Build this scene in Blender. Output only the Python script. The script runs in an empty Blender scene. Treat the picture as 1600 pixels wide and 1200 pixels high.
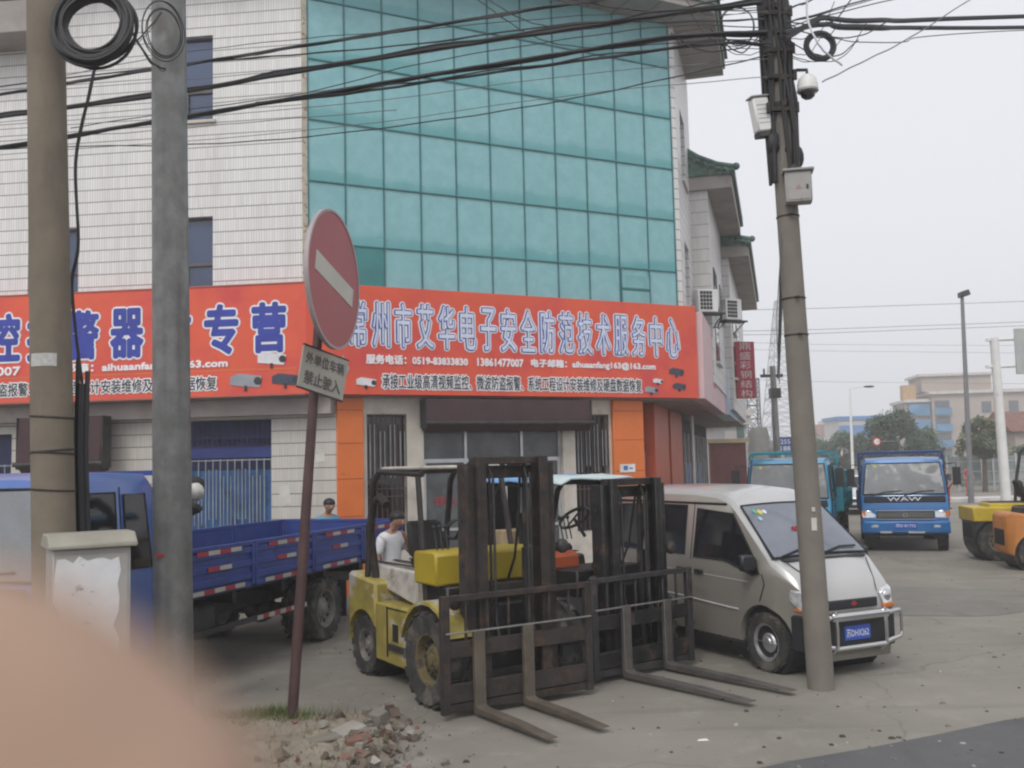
import bpy, bmesh, math, random
from mathutils import Vector, Matrix, Euler
R = math.radians
random.seed(7)
S = bpy.context.scene
C = S.collection
# ------------------------------------------------------------------ camera
CAMZ = 2.2
PITCH, ROLL, FPX = 4.6, 1.35, 1550.0
cam = bpy.data.cameras.new("camera"); camo = bpy.data.objects.new("camera", cam); C.objects.link(camo)
cam.sensor_width = 36.0; cam.lens = FPX / 1600 * 36.0
cam.clip_start = 0.004; cam.clip_end = 3000
CM = Matrix.Translation((0, 0, CAMZ)) @ Euler((R(90 + PITCH), 0, 0)).to_matrix().to_4x4() @ Matrix.Rotation(R(-ROLL), 4, 'Z')
camo.matrix_world = CM
cam.dof.use_dof = True; cam.dof.focus_distance = 13.0; cam.dof.aperture_fstop = 9.5
S.camera = camo
def ray(px, py):
    return (CM.to_3x3() @ Vector(((px - 800) / FPX, -(py - 600) / FPX, -1.0)))
def P(px, py, Y=None, Z=None):
    d = ray(px, py)
    t = Y / d.y if Y is not None else (Z - CAMZ) / d.z
    return Vector((0, 0, CAMZ)) + d * t
# ------------------------------------------------------------------ light
W = bpy.data.worlds.new("World"); S.world = W; W.use_nodes = True
wn = W.node_tree; wn.nodes.clear()
sky = wn.nodes.new('ShaderNodeTexSky'); sky.sky_type = 'NISHITA'; sky.sun_disc = False
SUN_EL, SUN_AZ = 48, 200          # azimuth from +Y towards +X
sky.sun_elevation = R(SUN_EL); sky.sun_rotation = R(SUN_AZ); sky.dust_density = 6.0; sky.air_density = 1.0
hs = wn.nodes.new('ShaderNodeHueSaturation'); hs.inputs['Saturation'].default_value = 0.13
mx = wn.nodes.new('ShaderNodeMix'); mx.data_type = 'RGBA'; mx.inputs[0].default_value = 0.72
mx.inputs[7].default_value = (8.5, 8.6, 9.2, 1)
bg = wn.nodes.new('ShaderNodeBackground'); bg.inputs[1].default_value = 0.1
wo = wn.nodes.new('ShaderNodeOutputWorld')
wn.links.new(sky.outputs[0], hs.inputs['Color']); wn.links.new(hs.outputs[0], mx.inputs[6])
wn.links.new(mx.outputs[2], bg.inputs[0]); wn.links.new(bg.outputs[0], wo.inputs[0])
sl = bpy.data.lights.new("sun", 'SUN'); sl.energy = 0.9; sl.angle = R(14); sl.color = (1, .96, .9)
so = bpy.data.objects.new("sun", sl); C.objects.link(so)
sd = Vector((math.sin(R(SUN_AZ)) * math.cos(R(SUN_EL)), math.cos(R(SUN_AZ)) * math.cos(R(SUN_EL)), math.sin(R(SUN_EL))))
so.rotation_euler = sd.to_track_quat('Z', 'Y').to_euler(); so.location = sd * 60
S.view_settings.view_transform = 'Standard'; S.view_settings.look = 'None'
S.view_settings.exposure = 0.32; S.view_settings.gamma = 1.0
S.render.engine = 'CYCLES'
S.cycles.pixel_filter_type = 'GAUSSIAN'; S.cycles.filter_width = 2.5
S.cycles.max_bounces = 6; S.cycles.volume_bounces = 1; S.cycles.diffuse_bounces = 3; S.cycles.glossy_bounces = 3
S.cycles.transparent_max_bounces = 12
S.cycles.use_denoising = True
# ------------------------------------------------------------------ materials
def _n(nt, t, **k):
    n = nt.nodes.new(t)
    for a, v in k.items(): setattr(n, a, v)
    return n
def mth(nt, op, a, b=None, c=None):
    n = _n(nt, 'ShaderNodeMath', operation=op)
    for i, v in enumerate((a, b, c)):
        if v is None: continue
        if isinstance(v, (int, float)): n.inputs[i].default_value = v
        else: nt.links.new(v, n.inputs[i])
    return n.outputs[0]
def mixc(nt, f, a, b):
    n = _n(nt, 'ShaderNodeMix', data_type='RGBA')
    for i, v in ((0, f), (6, a), (7, b)):
        if isinstance(v, (int, float)): n.inputs[i].default_value = v
        elif isinstance(v, tuple): n.inputs[i].default_value = (v + (1,))[:4]
        else: nt.links.new(v, n.inputs[i])
    return n.outputs[2]
def noise(nt, vec, scale, detail=4, rough=.6, stretch=None):
    if stretch:
        mp = _n(nt, 'ShaderNodeMapping'); mp.inputs['Scale'].default_value = stretch
        nt.links.new(vec, mp.inputs[0]); vec = mp.outputs[0]
    n = _n(nt, 'ShaderNodeTexNoise'); n.inputs['Scale'].default_value = scale
    n.inputs['Detail'].default_value = detail; n.inputs['Roughness'].default_value = rough
    nt.links.new(vec, n.inputs['Vector']); return n.outputs[0]
def smooth(nt, x, a, b):
    n = _n(nt, 'ShaderNodeMapRange', interpolation_type='SMOOTHSTEP')
    n.inputs[1].default_value = a; n.inputs[2].default_value = b
    nt.links.new(x, n.inputs[0]); return n.outputs[0]
def newmat(name):
    m = bpy.data.materials.new(name); m.use_nodes = True
    nt = m.node_tree; b = nt.nodes['Principled BSDF']
    tc = _n(nt, 'ShaderNodeTexCoord')
    return m, nt, b, tc
MC = {}
def pm(name, col, rough=.6, metal=0.0, var=.12, scale=2.5, col2=None, th=(.52, .62), s2=4.0, bump=0.0, bs=30.0, spec=.5, stretch=None, alpha=1.0, coat=0.0, rot=None):
    if name in MC: return MC[name]
    m, nt, b, tc = newmat(name)
    v = tc.outputs['Object']
    f = smooth(nt, noise(nt, v, scale), .3, .7)
    c = mixc(nt, f, tuple(max(0, x * (1 - var)) for x in col), tuple(min(1, x * (1 + var)) for x in col))
    if col2:
        g = smooth(nt, noise(nt, v, s2, 6, .65, stretch), *th)
        c = mixc(nt, g, c, col2)
        rr = _n(nt, 'ShaderNodeMapRange'); rr.inputs[3].default_value = rough; rr.inputs[4].default_value = max(rough, .75)
        nt.links.new(g, rr.inputs[0]); nt.links.new(rr.outputs[0], b.inputs['Roughness'])
        if metal:
            r2 = _n(nt, 'ShaderNodeMapRange'); r2.inputs[3].default_value = metal; r2.inputs[4].default_value = 0
            nt.links.new(g, r2.inputs[0]); nt.links.new(r2.outputs[0], b.inputs['Metallic'])
    else:
        b.inputs['Roughness'].default_value = rough; b.inputs['Metallic'].default_value = metal
    nt.links.new(c, b.inputs['Base Color'])
    b.inputs['Specular IOR Level'].default_value = spec
    if coat: b.inputs['Coat Weight'].default_value = coat; b.inputs['Coat Roughness'].default_value = .06
    if alpha < 1: b.inputs['Alpha'].default_value = alpha
    if bump:
        bp = _n(nt, 'ShaderNodeBump'); bp.inputs['Strength'].default_value = bump; bp.inputs['Distance'].default_value = .02
        nt.links.new(noise(nt, v, bs, 5), bp.inputs['Height']); nt.links.new(bp.outputs[0], b.inputs['Normal'])
    MC[name] = m; return m
def tile_mat(name, col, rowh=.22, colw=.047, line=(.20, .19, .18), vline=(.42, .41, .40), grime=.32, ls=.011, vs=.006):
    m, nt, b, tc = newmat(name)
    uv = tc.outputs['UV']; sp = _n(nt, 'ShaderNodeSeparateXYZ'); nt.links.new(uv, sp.inputs[0])
    fu = mth(nt, 'FRACT', mth(nt, 'DIVIDE', sp.outputs[0], colw)); fv = mth(nt, 'FRACT', mth(nt, 'DIVIDE', sp.outputs[1], rowh))
    lu = mth(nt, 'LESS_THAN', fu, vs / colw * 1.6); lv = mth(nt, 'LESS_THAN', fv, ls / rowh * 1.7)
    cell = _n(nt, 'ShaderNodeCombineXYZ')
    nt.links.new(mth(nt, 'FLOOR', mth(nt, 'DIVIDE', sp.outputs[0], colw)), cell.inputs[0]); nt.links.new(mth(nt, 'FLOOR', mth(nt, 'DIVIDE', sp.outputs[1], rowh)), cell.inputs[1])
    wn_ = _n(nt, 'ShaderNodeTexWhiteNoise', noise_dimensions='2D'); nt.links.new(cell.outputs[0], wn_.inputs[0])
    c = mixc(nt, wn_.outputs[0], tuple(x * .93 for x in col), tuple(min(1, x * 1.05) for x in col))
    g = smooth(nt, noise(nt, tc.outputs['Object'], 1.6, 7, .68, (1.4, 1.4, .22)), .46, .74)
    c = mixc(nt, mth(nt, 'MULTIPLY', g, grime), c, (.42, .39, .34))
    c = mixc(nt, lu, c, vline); c = mixc(nt, lv, c, line)
    nt.links.new(c, b.inputs['Base Color']); b.inputs['Roughness'].default_value = .38
    bp = _n(nt, 'ShaderNodeBump', invert=True); bp.inputs['Strength'].default_value = .4; bp.inputs['Distance'].default_value = .004
    nt.links.new(mth(nt, 'MAXIMUM', lu, lv), bp.inputs['Height']); nt.links.new(bp.outputs[0], b.inputs['Normal'])
    MC[name] = m; return m
def curtain_mat(z0, rh, u0, cw):
    # teal coated glass under a film of pale dust, wiped thin along the foot of every pane
    m, nt, b, tc = newmat('curtain_glass')
    sp = _n(nt, 'ShaderNodeSeparateXYZ'); nt.links.new(tc.outputs['UV'], sp.inputs[0])
    vz = mth(nt, 'DIVIDE', mth(nt, 'SUBTRACT', sp.outputs[1], z0), rh); fu = mth(nt, 'DIVIDE', mth(nt, 'SUBTRACT', sp.outputs[0], u0), cw)
    fv = mth(nt, 'FRACT', vz)
    cell = _n(nt, 'ShaderNodeCombineXYZ'); nt.links.new(mth(nt, 'FLOOR', fu), cell.inputs[0]); nt.links.new(mth(nt, 'FLOOR', vz), cell.inputs[1])
    w = _n(nt, 'ShaderNodeTexWhiteNoise', noise_dimensions='2D'); nt.links.new(cell.outputs[0], w.inputs[0])
    nz = noise(nt, tc.outputs['Object'], 2.2, 5, .6)
    edge = mth(nt, 'ADD', fv, mth(nt, 'MULTIPLY', mth(nt, 'SUBTRACT', nz, .5), .20))
    edge = mth(nt, 'ADD', edge, mth(nt, 'MULTIPLY', mth(nt, 'SUBTRACT', w.outputs[0], .5), .12))
    dust = smooth(nt, edge, .06, .30)
    clean = mixc(nt, nz, (.11, .335, .35), (.14, .385, .40)); film = mixc(nt, smooth(nt, noise(nt, tc.outputs['Object'], 5, 6), .3, .75), (.215, .45, .475), (.27, .515, .54))
    dst = mth(nt, 'MULTIPLY', dust, mth(nt, 'ADD', .86, mth(nt, 'MULTIPLY', w.outputs[0], .14)))
    c = mixc(nt, dst, clean, film)
    nt.links.new(c, b.inputs['Base Color']); b.inputs['Specular IOR Level'].default_value = .6
    rr = _n(nt, 'ShaderNodeMapRange'); rr.inputs[3].default_value = .12; rr.inputs[4].default_value = .45
    nt.links.new(dust, rr.inputs[0]); nt.links.new(rr.outputs[0], b.inputs['Roughness'])
    return m
def ground_mat(name, base, dark, light, sc=1.0, crack=True):
    m, nt, b, tc = newmat(name)
    v = tc.outputs['Object']
    a = smooth(nt, noise(nt, v, .35 * sc, 7, .62), .32, .68)
    c = mixc(nt, a, dark, base)
    d = smooth(nt, noise(nt, v, 1.6 * sc, 8, .7), .5, .72)
    c = mixc(nt, mth(nt, 'MULTIPLY', d, .6), c, light)
    st = smooth(nt, noise(nt, v, .9 * sc, 3, .5, (1, .35, 1)), .62, .72)
    c = mixc(nt, mth(nt, 'MULTIPLY', st, .35), c, tuple(x * .5 for x in dark))
    sp = smooth(nt, noise(nt, v, 9 * sc, 2, .5), .68, .74)
    c = mixc(nt, mth(nt, 'MULTIPLY', sp, .4), c, tuple(x * .45 for x in dark))
    oil = smooth(nt, noise(nt, v, .55 * sc, 4, .55), .64, .74)
    c = mixc(nt, mth(nt, 'MULTIPLY', oil, .5), c, tuple(x * .42 for x in dark))
    tr = smooth(nt, noise(nt, v, 1.1 * sc, 3, .5, (.25, 2.2, 1)), .56, .68)
    c = mixc(nt, mth(nt, 'MULTIPLY', tr, .28), c, tuple(x * .6 for x in dark))
    g = noise(nt, v, 70, 3, .7)
    c = mixc(nt, mth(nt, 'MULTIPLY', smooth(nt, g, .3, .8), .35), c, tuple(x * .7 for x in base))
    if crack:
        vo = _n(nt, 'ShaderNodeTexVoronoi', feature='DISTANCE_TO_EDGE'); vo.inputs['Scale'].default_value = .22
        nv = _n(nt, 'ShaderNodeTexNoise'); nv.inputs['Scale'].default_value = 1.2; nt.links.new(v, nv.inputs['Vector'])
        va = _n(nt, 'ShaderNodeVectorMath', operation='MULTIPLY_ADD'); nt.links.new(nv.outputs['Color'], va.inputs[0]); va.inputs[1].default_value = (1.1, 1.1, 0)
        nt.links.new(v, va.inputs[2]); nt.links.new(va.outputs[0], vo.inputs['Vector'])
        ck = mth(nt, 'LESS_THAN', vo.outputs['Distance'], .002)
        c = mixc(nt, mth(nt, 'MULTIPLY', ck, .28), c, (.07, .065, .06))
    nt.links.new(c, b.inputs['Base Color']); b.inputs['Roughness'].default_value = .85; b.inputs['Specular IOR Level'].default_value = .3
    bp = _n(nt, 'ShaderNodeBump'); bp.inputs['Strength'].default_value = .35; bp.inputs['Distance'].default_value = .01
    nt.links.new(g, bp.inputs['Height']); nt.links.new(bp.outputs[0], b.inputs['Normal'])
    return m
# ------------------------------------------------------------------ mesh builder
class MB:
    def __init__(s, M=None): s.v = []; s.f = []; s.mi = []; s.M = M or Matrix()
    def add(s, vs, fs, mi=0):
        o = len(s.v); s.v += [s.M @ Vector(p) for p in vs]
        for f in fs: s.f.append([i + o for i in f]); s.mi.append(mi)
        return s
    def hexa(s, p, mi=0):
        return s.add(p, [(0, 3, 2, 1), (4, 5, 6, 7), (0, 1, 5, 4), (1, 2, 6, 5), (2, 3, 7, 6), (3, 0, 4, 7)], mi)
    def box(s, x0, x1, y0, y1, z0, z1, mi=0):
        return s.hexa([(x0, y0, z0), (x1, y0, z0), (x1, y1, z0), (x0, y1, z0), (x0, y0, z1), (x1, y0, z1), (x1, y1, z1), (x0, y1, z1)], mi)
    def prism(s, poly, ax, a, b, mi=0):
        def q(p, t): return {'x': (t, p[0], p[1]), 'y': (p[0], t, p[1]), 'z': (p[0], p[1], t)}[ax]
        n = len(poly)
        return s.add([q(p, a) for p in poly] + [q(p, b) for p in poly],
                     [list(range(n)), list(range(2 * n - 1, n - 1, -1))] + [(i, (i + 1) % n, (i + 1) % n + n, i + n) for i in range(n)], mi)
    def tube(s, pts, r, n=8, closed=False, mi=0):
        pts = [Vector(p) for p in pts]; L = len(pts); rs = r if isinstance(r, (list, tuple)) else [r] * L
        up = None; rings = []
        for i, p in enumerate(pts):
            if closed: t = pts[(i + 1) % L] - pts[i - 1]
            else: t = pts[min(i + 1, L - 1)] - pts[max(i - 1, 0)]
            t.normalize()
            if up is None:
                up = Vector((0, 0, 1)) if abs(t.z) < .9 else Vector((1, 0, 0))
            up = (up - t * up.dot(t)).normalized(); bi = t.cross(up)
            rings.append([p + (up * math.cos(a) + bi * math.sin(a)) * rs[i] for a in [2 * math.pi * k / n for k in range(n)]])
        vs = [q for rg in rings for q in rg]; fs = []
        for i in range(L if closed else L - 1):
            j = (i + 1) % L
            for k in range(n): fs.append((i * n + k, i * n + (k + 1) % n, j * n + (k + 1) % n, j * n + k))
        if not closed: fs += [list(range(n - 1, -1, -1)), list(range((L - 1) * n, L * n))]
        return s.add(vs, fs, mi)
    def cyl(s, p0, p1, r0, r1=None, n=16, mi=0): return s.tube([p0, p1], [r0, r0 if r1 is None else r1], n, mi=mi)
    def loft(s, rings, mi=0, caps=True):
        n = len(rings[0]); L = len(rings); vs = [q for rg in rings for q in rg]; fs = []
        for i in range(L - 1):
            for k in range(n): fs.append((i * n + k, i * n + (k + 1) % n, (i + 1) * n + (k + 1) % n, (i + 1) * n + k))
        if caps: fs += [list(range(n - 1, -1, -1)), list(range((L - 1) * n, L * n))]
        return s.add(vs, fs, mi)
    def lathe(s, prof, o, ax='y', n=28, mi=0):       # prof: (radius, offset along axis), closed loop
        rings = []
        for k in range(n):
            a = 2 * math.pi * k / n; c, d = math.cos(a), math.sin(a); rg = []
            for r, h in prof:
                q = {'y': (r * c, h, r * d), 'x': (h, r * c, r * d), 'z': (r * c, r * d, h)}[ax]
                rg.append(tuple(q[i] + o[i] for i in range(3)))
            rings.append(rg)
        m = len(prof); vs = [q for rg in rings for q in rg]; fs = []
        for k in range(n):
            j = (k + 1) % n
            for i in range(m): fs.append((k * m + i, k * m + (i + 1) % m, j * m + (i + 1) % m, j * m + i))
        return s.add(vs, fs, mi)
    def ball(s, c, r, n=14, m=9, mi=0):
        r = r if isinstance(r, (tuple, list)) else (r, r, r); vs = [(c[0], c[1], c[2] - r[2])]
        for i in range(1, m):
            th = math.pi * i / m - math.pi / 2
            for k in range(n):
                a = 2 * math.pi * k / n; vs.append((c[0] + r[0] * math.cos(th) * math.cos(a), c[1] + r[1] * math.cos(th) * math.sin(a), c[2] + r[2] * math.sin(th)))
        vs.append((c[0], c[1], c[2] + r[2])); fs = [(0, 1 + (k + 1) % n, 1 + k) for k in range(n)]
        for i in range(m - 2):
            for k in range(n): fs.append((1 + i * n + k, 1 + i * n + (k + 1) % n, 1 + (i + 1) * n + (k + 1) % n, 1 + (i + 1) * n + k))
        T = len(vs) - 1; fs += [(T, T - n + k, T - n + (k + 1) % n) for k in range(n)]
        return s.add(vs, fs, mi)
    def build(s, name, mats, parent=None, bevel=0.0, smooth=35, recalc=True, seg=1):
        me = bpy.data.meshes.new(name); me.from_pydata([tuple(p) for p in s.v], [], s.f)
        if not isinstance(mats, (list, tuple)): mats = [mats]
        for m in mats: me.materials.append(m)
        for p, i in zip(me.polygons, s.mi): p.material_index = i
        if recalc:
            bm = bmesh.new(); bm.from_mesh(me); bmesh.ops.recalc_face_normals(bm, faces=bm.faces); bm.to_mesh(me); bm.free()
        uv = me.uv_layers.new(name="UV")
        for p in me.polygons:
            n = p.normal
            if abs(n.z) > .75: t = None
            else: t = Vector((-n.y, n.x, 0)).normalized()
            for li in p.loop_indices:
                co = me.vertices[me.loops[li].vertex_index].co
                uv.data[li].uv = (co.x, co.y) if t is None else (co.dot(t), co.z)
        if smooth:
            me.polygons.foreach_set('use_smooth', [True] * len(me.polygons)); me.set_sharp_from_angle(angle=R(smooth))
        o = bpy.data.objects.new(name, me); C.objects.link(o)
        if parent: o.parent = parent
        if bevel:
            b = o.modifiers.new('bevel', 'BEVEL'); b.width = bevel; b.segments = seg; b.limit_method = 'ANGLE'; b.angle_limit = R(35)
        return o
def tag(o, label=None, cat=None, group=None, kind=None):
    if label: o['label'] = label
    if cat: o['category'] = cat
    if group: o['group'] = group
    if kind: o['kind'] = kind
    return o
def thing(name, label, cat, loc=(0, 0, 0), rz=0.0, group=None):
    o = bpy.data.objects.new(name, None); C.objects.link(o); o.empty_display_size = .2
    o.location = loc; o.rotation_euler = (0, 0, rz); return tag(o, label, cat, group)
def copy_tree(o, parent=None):
    c = o.copy(); C.objects.link(c); c.parent = parent
    for ch in list(o.children): copy_tree(ch, c)
    return c
def dg_mesh(o):
    dg = bpy.context.evaluated_depsgraph_get(); return bpy.data.meshes.new_from_object(o.evaluated_get(dg))
def carve(o, cutter):          # cut a mesh with a throw-away shape
    m = o.modifiers.new('cut', 'BOOLEAN'); m.object = cutter; m.operation = 'DIFFERENCE'; m.solver = 'EXACT'
    par = o.parent; pr = cutter.parent; o.parent = None; cutter.parent = None
    bpy.context.view_layer.update(); me = dg_mesh(o); o.modifiers.remove(m); old = o.data; o.data = me; o.parent = par
    me.set_sharp_from_angle(angle=R(35)); bpy.data.objects.remove(cutter)
def text(s, width, height, mat, parent, at, offset=0.0, ext=.002, name='lettering', rotm=None, align='C', gap=1.0, grow=0.0):
    cu = bpy.data.curves.new('t', 'FONT'); cu.body = s; cu.size = 1.0; cu.extrude = 0; cu.resolution_u = 2
    cu.space_character = gap
    o = bpy.data.objects.new('t', cu); C.objects.link(o); bpy.context.view_layer.update()
    me = dg_mesh(o); bpy.data.objects.remove(o); bpy.data.curves.remove(cu)
    xs = [v.co.x for v in me.vertices]; ys = [v.co.y for v in me.vertices]
    if not xs: return None
    w, h = max(xs) - min(xs), max(ys) - min(ys); cx, cy = (max(xs) + min(xs)) / 2, (max(ys) + min(ys)) / 2
    gw = min(grow, width * .3); sx = (width - 2 * gw) / w; sy = (height - 2 * gw) / h
    M = Matrix.Translation(Vector(at)) @ (rotm or Matrix()) @ Matrix.Rotation(R(90), 4, 'X')
    base = [((v.co.x - cx) * sx, (v.co.y - cy) * sy) for v in me.vertices]; fc = [list(p.vertices) for p in me.polygons]; bpy.data.meshes.remove(me)
    n = 12 if grow > .02 else 8
    sh = [(0, 0)] + ([(grow * math.cos(6.2832 * k / n), grow * math.sin(6.2832 * k / n)) for k in range(n)] if grow else [])
    vs, fs = [], []
    for k, (dx, dy) in enumerate(sh):
        o_ = len(vs); vs += [tuple(M @ Vector((x + dx, y + dy, .0012 + .00025 * k))) for x, y in base]; fs += [[i + o_ for i in f] for f in fc]
    me = bpy.data.meshes.new(name); me.from_pydata(vs, [], fs); me.materials.append(mat)
    o = bpy.data.objects.new(name, me); C.objects.link(o); o.parent = parent
    return o
def skin(name, vs, es, rad, mat, parent=None, sub=2, root=0):
    me = bpy.data.meshes.new(name); me.from_pydata(vs, es, [])
    o = bpy.data.objects.new(name, me); C.objects.link(o)
    o.modifiers.new('s', 'SKIN'); o.modifiers.new('u', 'SUBSURF').levels = sub; o.modifiers['u'].render_levels = sub
    for i, r in enumerate(rad):
        q = me.skin_vertices[0].data[i]; q.radius = (r, r) if not isinstance(r, tuple) else r; q.use_root = (i == root)
    bpy.context.view_layer.update(); m2 = dg_mesh(o); m2.materials.clear(); m2.materials.append(mat)
    m2.polygons.foreach_set('use_smooth', [True] * len(m2.polygons))
    bpy.data.objects.remove(o); o = bpy.data.objects.new(name, m2); C.objects.link(o); o.parent = parent
    return o
def struct(o): o['kind'] = 'structure'; return o
# common materials
M_black = pm('black_rubber', (.022, .021, .02), .75, var=.3, scale=9, col2=(.10, .09, .075), th=(.55, .75), s2=6, bump=.3, bs=60)
M_tyre = pm('tyre_rubber', (.035, .034, .032), .85, var=.3, scale=6, col2=(.13, .115, .095), th=(.46, .7), s2=5, bump=.3, bs=50)
M_plastic = pm('dark_plastic', (.018, .019, .022), .45, var=.2)
M_cable = pm('cable_sheath', (.02, .02, .022), .6, var=.2)
M_wire = pm('grey_wire', (.13, .13, .14), .6, var=.2)
M_chrome = pm('bright_metal', (.62, .62, .62), .22, 1.0, var=.05)
M_alu = pm('aluminium', (.55, .56, .57), .42, .8, var=.1)
M_white = pm('white_paint', (.74, .74, .72), .5, var=.06, col2=(.5, .47, .42), th=(.58, .8))
M_rust = pm('rusty_steel', (.028, .022, .019), .75, var=.4, scale=6, col2=(.085, .047, .030), th=(.50, .74), s2=7, bump=.35)
M_iron = pm('worn_dark_steel', (.045, .044, .045), .55, .3, var=.3, scale=6, col2=(.11, .075, .05), th=(.56, .7), s2=5, bump=.25)
M_grease = pm('greasy_black_steel', (.018, .017, .017), .45, .2, var=.4, scale=7, col2=(.09, .055, .04), th=(.54, .72), s2=6, bump=.2)
M_winglass = pm('tinted_window', (.012, .013, .016), .06, var=.1, spec=.7)
M_screen = pm('windscreen_glass', (.20, .22, .26), .07, .25, var=.12, scale=1.5, spec=.9)
M_lamp = pm('headlamp_glass', (.66, .68, .70), .12, .55, var=.25, scale=22)
M_amber = pm('amber_lens', (.62, .17, .03), .25, var=.1)
M_red = pm('red_reflector', (.34, .03, .04), .35, var=.12)
M_refl = pm('white_reflector', (.42, .41, .37), .4, var=.1)
M_plate = pm('blue_number_plate', (.03, .09, .42), .4, var=.08)
M_skin = pm('skin', (.40, .22, .15), .5, var=.06)
M_hair = pm('black_hair', (.012, .011, .011), .5, var=.3)
# ------------------------------------------------------------------ ground
gm = ground_mat('dusty_concrete', (.275, .255, .22), (.205, .19, .162), (.335, .315, .275))
g = MB(); g.add([(-330, -60, 0), (330, -60, 0), (330, 330, 0), (-330, 330, 0)], [(0, 1, 2, 3)]); struct(g.build('ground', gm, smooth=0))
am = ground_mat('road_asphalt', (.125, .125, .126), (.10, .10, .101), (.155, .153, .15), 1.4, crack=False)
r0, rd = Vector((1.3, 7.05, 0)), Vector((3.09, 1.45, 0)).normalized(); rn = Vector((rd.y, -rd.x, 0))
r = MB(); e = []
for i in range(121):
    q = r0 + rd * (-30 + i * .75) + rn * (random.uniform(-.05, .05) + .04 * math.sin(i * .7)); e.append(q)
vs = [(q.x, q.y, .004) for q in e] + [(q.x + rn.x * 14, q.y + rn.y * 14, .004) for q in e]
r.add(vs, [(i, i + 1, i + 122, i + 121) for i in range(120)]); struct(r.build('road', am, smooth=0))
random.seed(41); gr_ = MB()
for k in range(1000):
    y = 6.6 + random.random() ** 1.5 * 22; x = random.uniform(-.35, .56) * y; r_ = random.choice((.006, .008, .012, .018)) * random.uniform(.6, 1.3)
    gr_.hexa([(x + sx * r_ * random.uniform(.6, 1.3), y + sy * r_ * random.uniform(.6, 1.3), sz * r_ * .7) for sx, sy, sz in ((-1, -1, 0), (1, -1, 0), (1, 1, 0), (-1, 1, 0), (-.6, -.7, 1), (.7, -.6, 1), (.6, .7, 1), (-.7, .6, 1))], random.choice((0, 0, 0, 1, 1, 2)))
tag(gr_.build('grit', [pm('grit_grey', (.18, .165, .14), .9, var=.3), pm('grit_dark', (.06, .055, .05), .9), pm('grit_pale', (.33, .31, .27), .9)], smooth=0, recalc=False), 'loose grit and small stones scattered over the concrete yard', 'grit', kind='stuff')
def patch(pts, m_, nm, z):
    s = MB(); n = len(pts); s.add([(x, y, z) for x, y in pts], [list(range(n))]); struct(s.build(nm, m_, smooth=0, recalc=False))
pts = []
for k in range(40):
    u = k / 40 * 6.283; pts.append((5.6 + 2.6 * math.cos(u) * (1 + .12 * math.sin(3 * u)) + .1 * random.random(), 15.2 + 1.5 * math.sin(u) * (1 + .1 * math.cos(5 * u)) + .05 * random.random()))
patch(pts, ground_mat('patched_concrete', (.235, .225, .20), (.18, .17, .15), (.29, .275, .245), 1.7, crack=False), 'ground_patch', .004)
# ------------------------------------------------------------------ corner building
A = Vector((-3.53, 17.0, 0)); L2 = 8.05
def frame(o, a): return Matrix.Translation(o) @ Matrix.Rotation(a, 4, 'Z')
a2 = math.atan2(.4555, .89); a1 = math.atan2(-.117, .993); a3 = math.atan2(.966, .259)
F1 = frame(A, a1); F2 = frame(A, a2); B = F2 @ Vector((L2, 0, 0)); F3 = frame(B, a3)
kA, kB = math.tan((a2 - a1) / 2), math.tan((a3 - a2) / 2)
def cA(o, z): return F2 @ Vector((-kA * o, -o, z))
def cB(o, z): return F2 @ Vector((L2 + kB * o, -o, z))
def holes(mb, x0, x1, z0, z1, hs, y=0.0, dep=.16, mi=0, ri=0):
    xs = sorted({x0, x1} | {h[0] for h in hs} | {h[1] for h in hs}); zs = sorted({z0, z1} | {h[2] for h in hs} | {h[3] for h in hs})
    xs = [x for x in xs if x0 <= x <= x1]; zs = [z for z in zs if z0 <= z <= z1]
    for a, b in zip(xs, xs[1:]):
        for c, d in zip(zs, zs[1:]):
            if any(h[0] <= (a + b) / 2 <= h[1] and h[2] <= (c + d) / 2 <= h[3] for h in hs): continue
            mb.add([(a, y, c), (b, y, c), (b, y, d), (a, y, d)], [(0, 1, 2, 3)], mi)
    for a, b, c, d in hs:
        mb.add([(a, y, c), (b, y, c), (b, y, d), (a, y, d), (a, y + dep, c), (b, y + dep, c), (b, y + dep, d), (a, y + dep, d)],
               [(0, 1, 5, 4), (1, 2, 6, 5), (2, 3, 7, 6), (3, 0, 4, 7)], ri)
tileW = tile_mat('white_wall_tile', (.745, .74, .725), vline=(.50, .49, .48), line=(.25, .24, .23))
tileP = tile_mat('grimy_wall_tile', (.56, .53, .48), grime=.7)
M_patch = pm('pale_mortar', (.60, .58, .54), .85, var=.1, col2=(.45, .43, .39), th=(.5, .7)); M_swhite0 = pm('plaque_white', (.7, .7, .7), .5); M_bluep = pm('plaque_blue', (.05, .15, .4), .5)
M_plaster = pm('cream_plaster', (.55, .51, .45), .8, var=.1, col2=(.36, .33, .28), th=(.5, .8), s2=2, bump=.1)
M_soffit = pm('grey_soffit', (.33, .30, .28), .85, var=.1, col2=(.2, .18, .16), th=(.5, .8), s2=1.2)
M_orange = pm('orange_cladding', (.66, .165, .035), .42, var=.07, scale=1.2, col2=(.42, .12, .05), th=(.6, .85))
M_shadeor = pm('shaded_orange_cladding', (.50, .085, .03), .45, var=.1)  # orange cladding darkened in its colour for the shade of the side recess
M_teal = pm('teal_mullion', (.055, .17, .18), .45, .2, var=.15)
M_groof = pm('green_roof_tile', (.07, .13, .10), .5, var=.35, scale=8, col2=(.16, .18, .15), th=(.5, .7), s2=5)
M_maroon = pm('maroon_awning_cloth', (.055, .028, .032), .8, var=.15, scale=3)
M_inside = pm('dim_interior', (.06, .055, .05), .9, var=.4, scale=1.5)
M_navy = pm('navy_shutter', (.012, .018, .075), .5, var=.3, scale=4)
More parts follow.
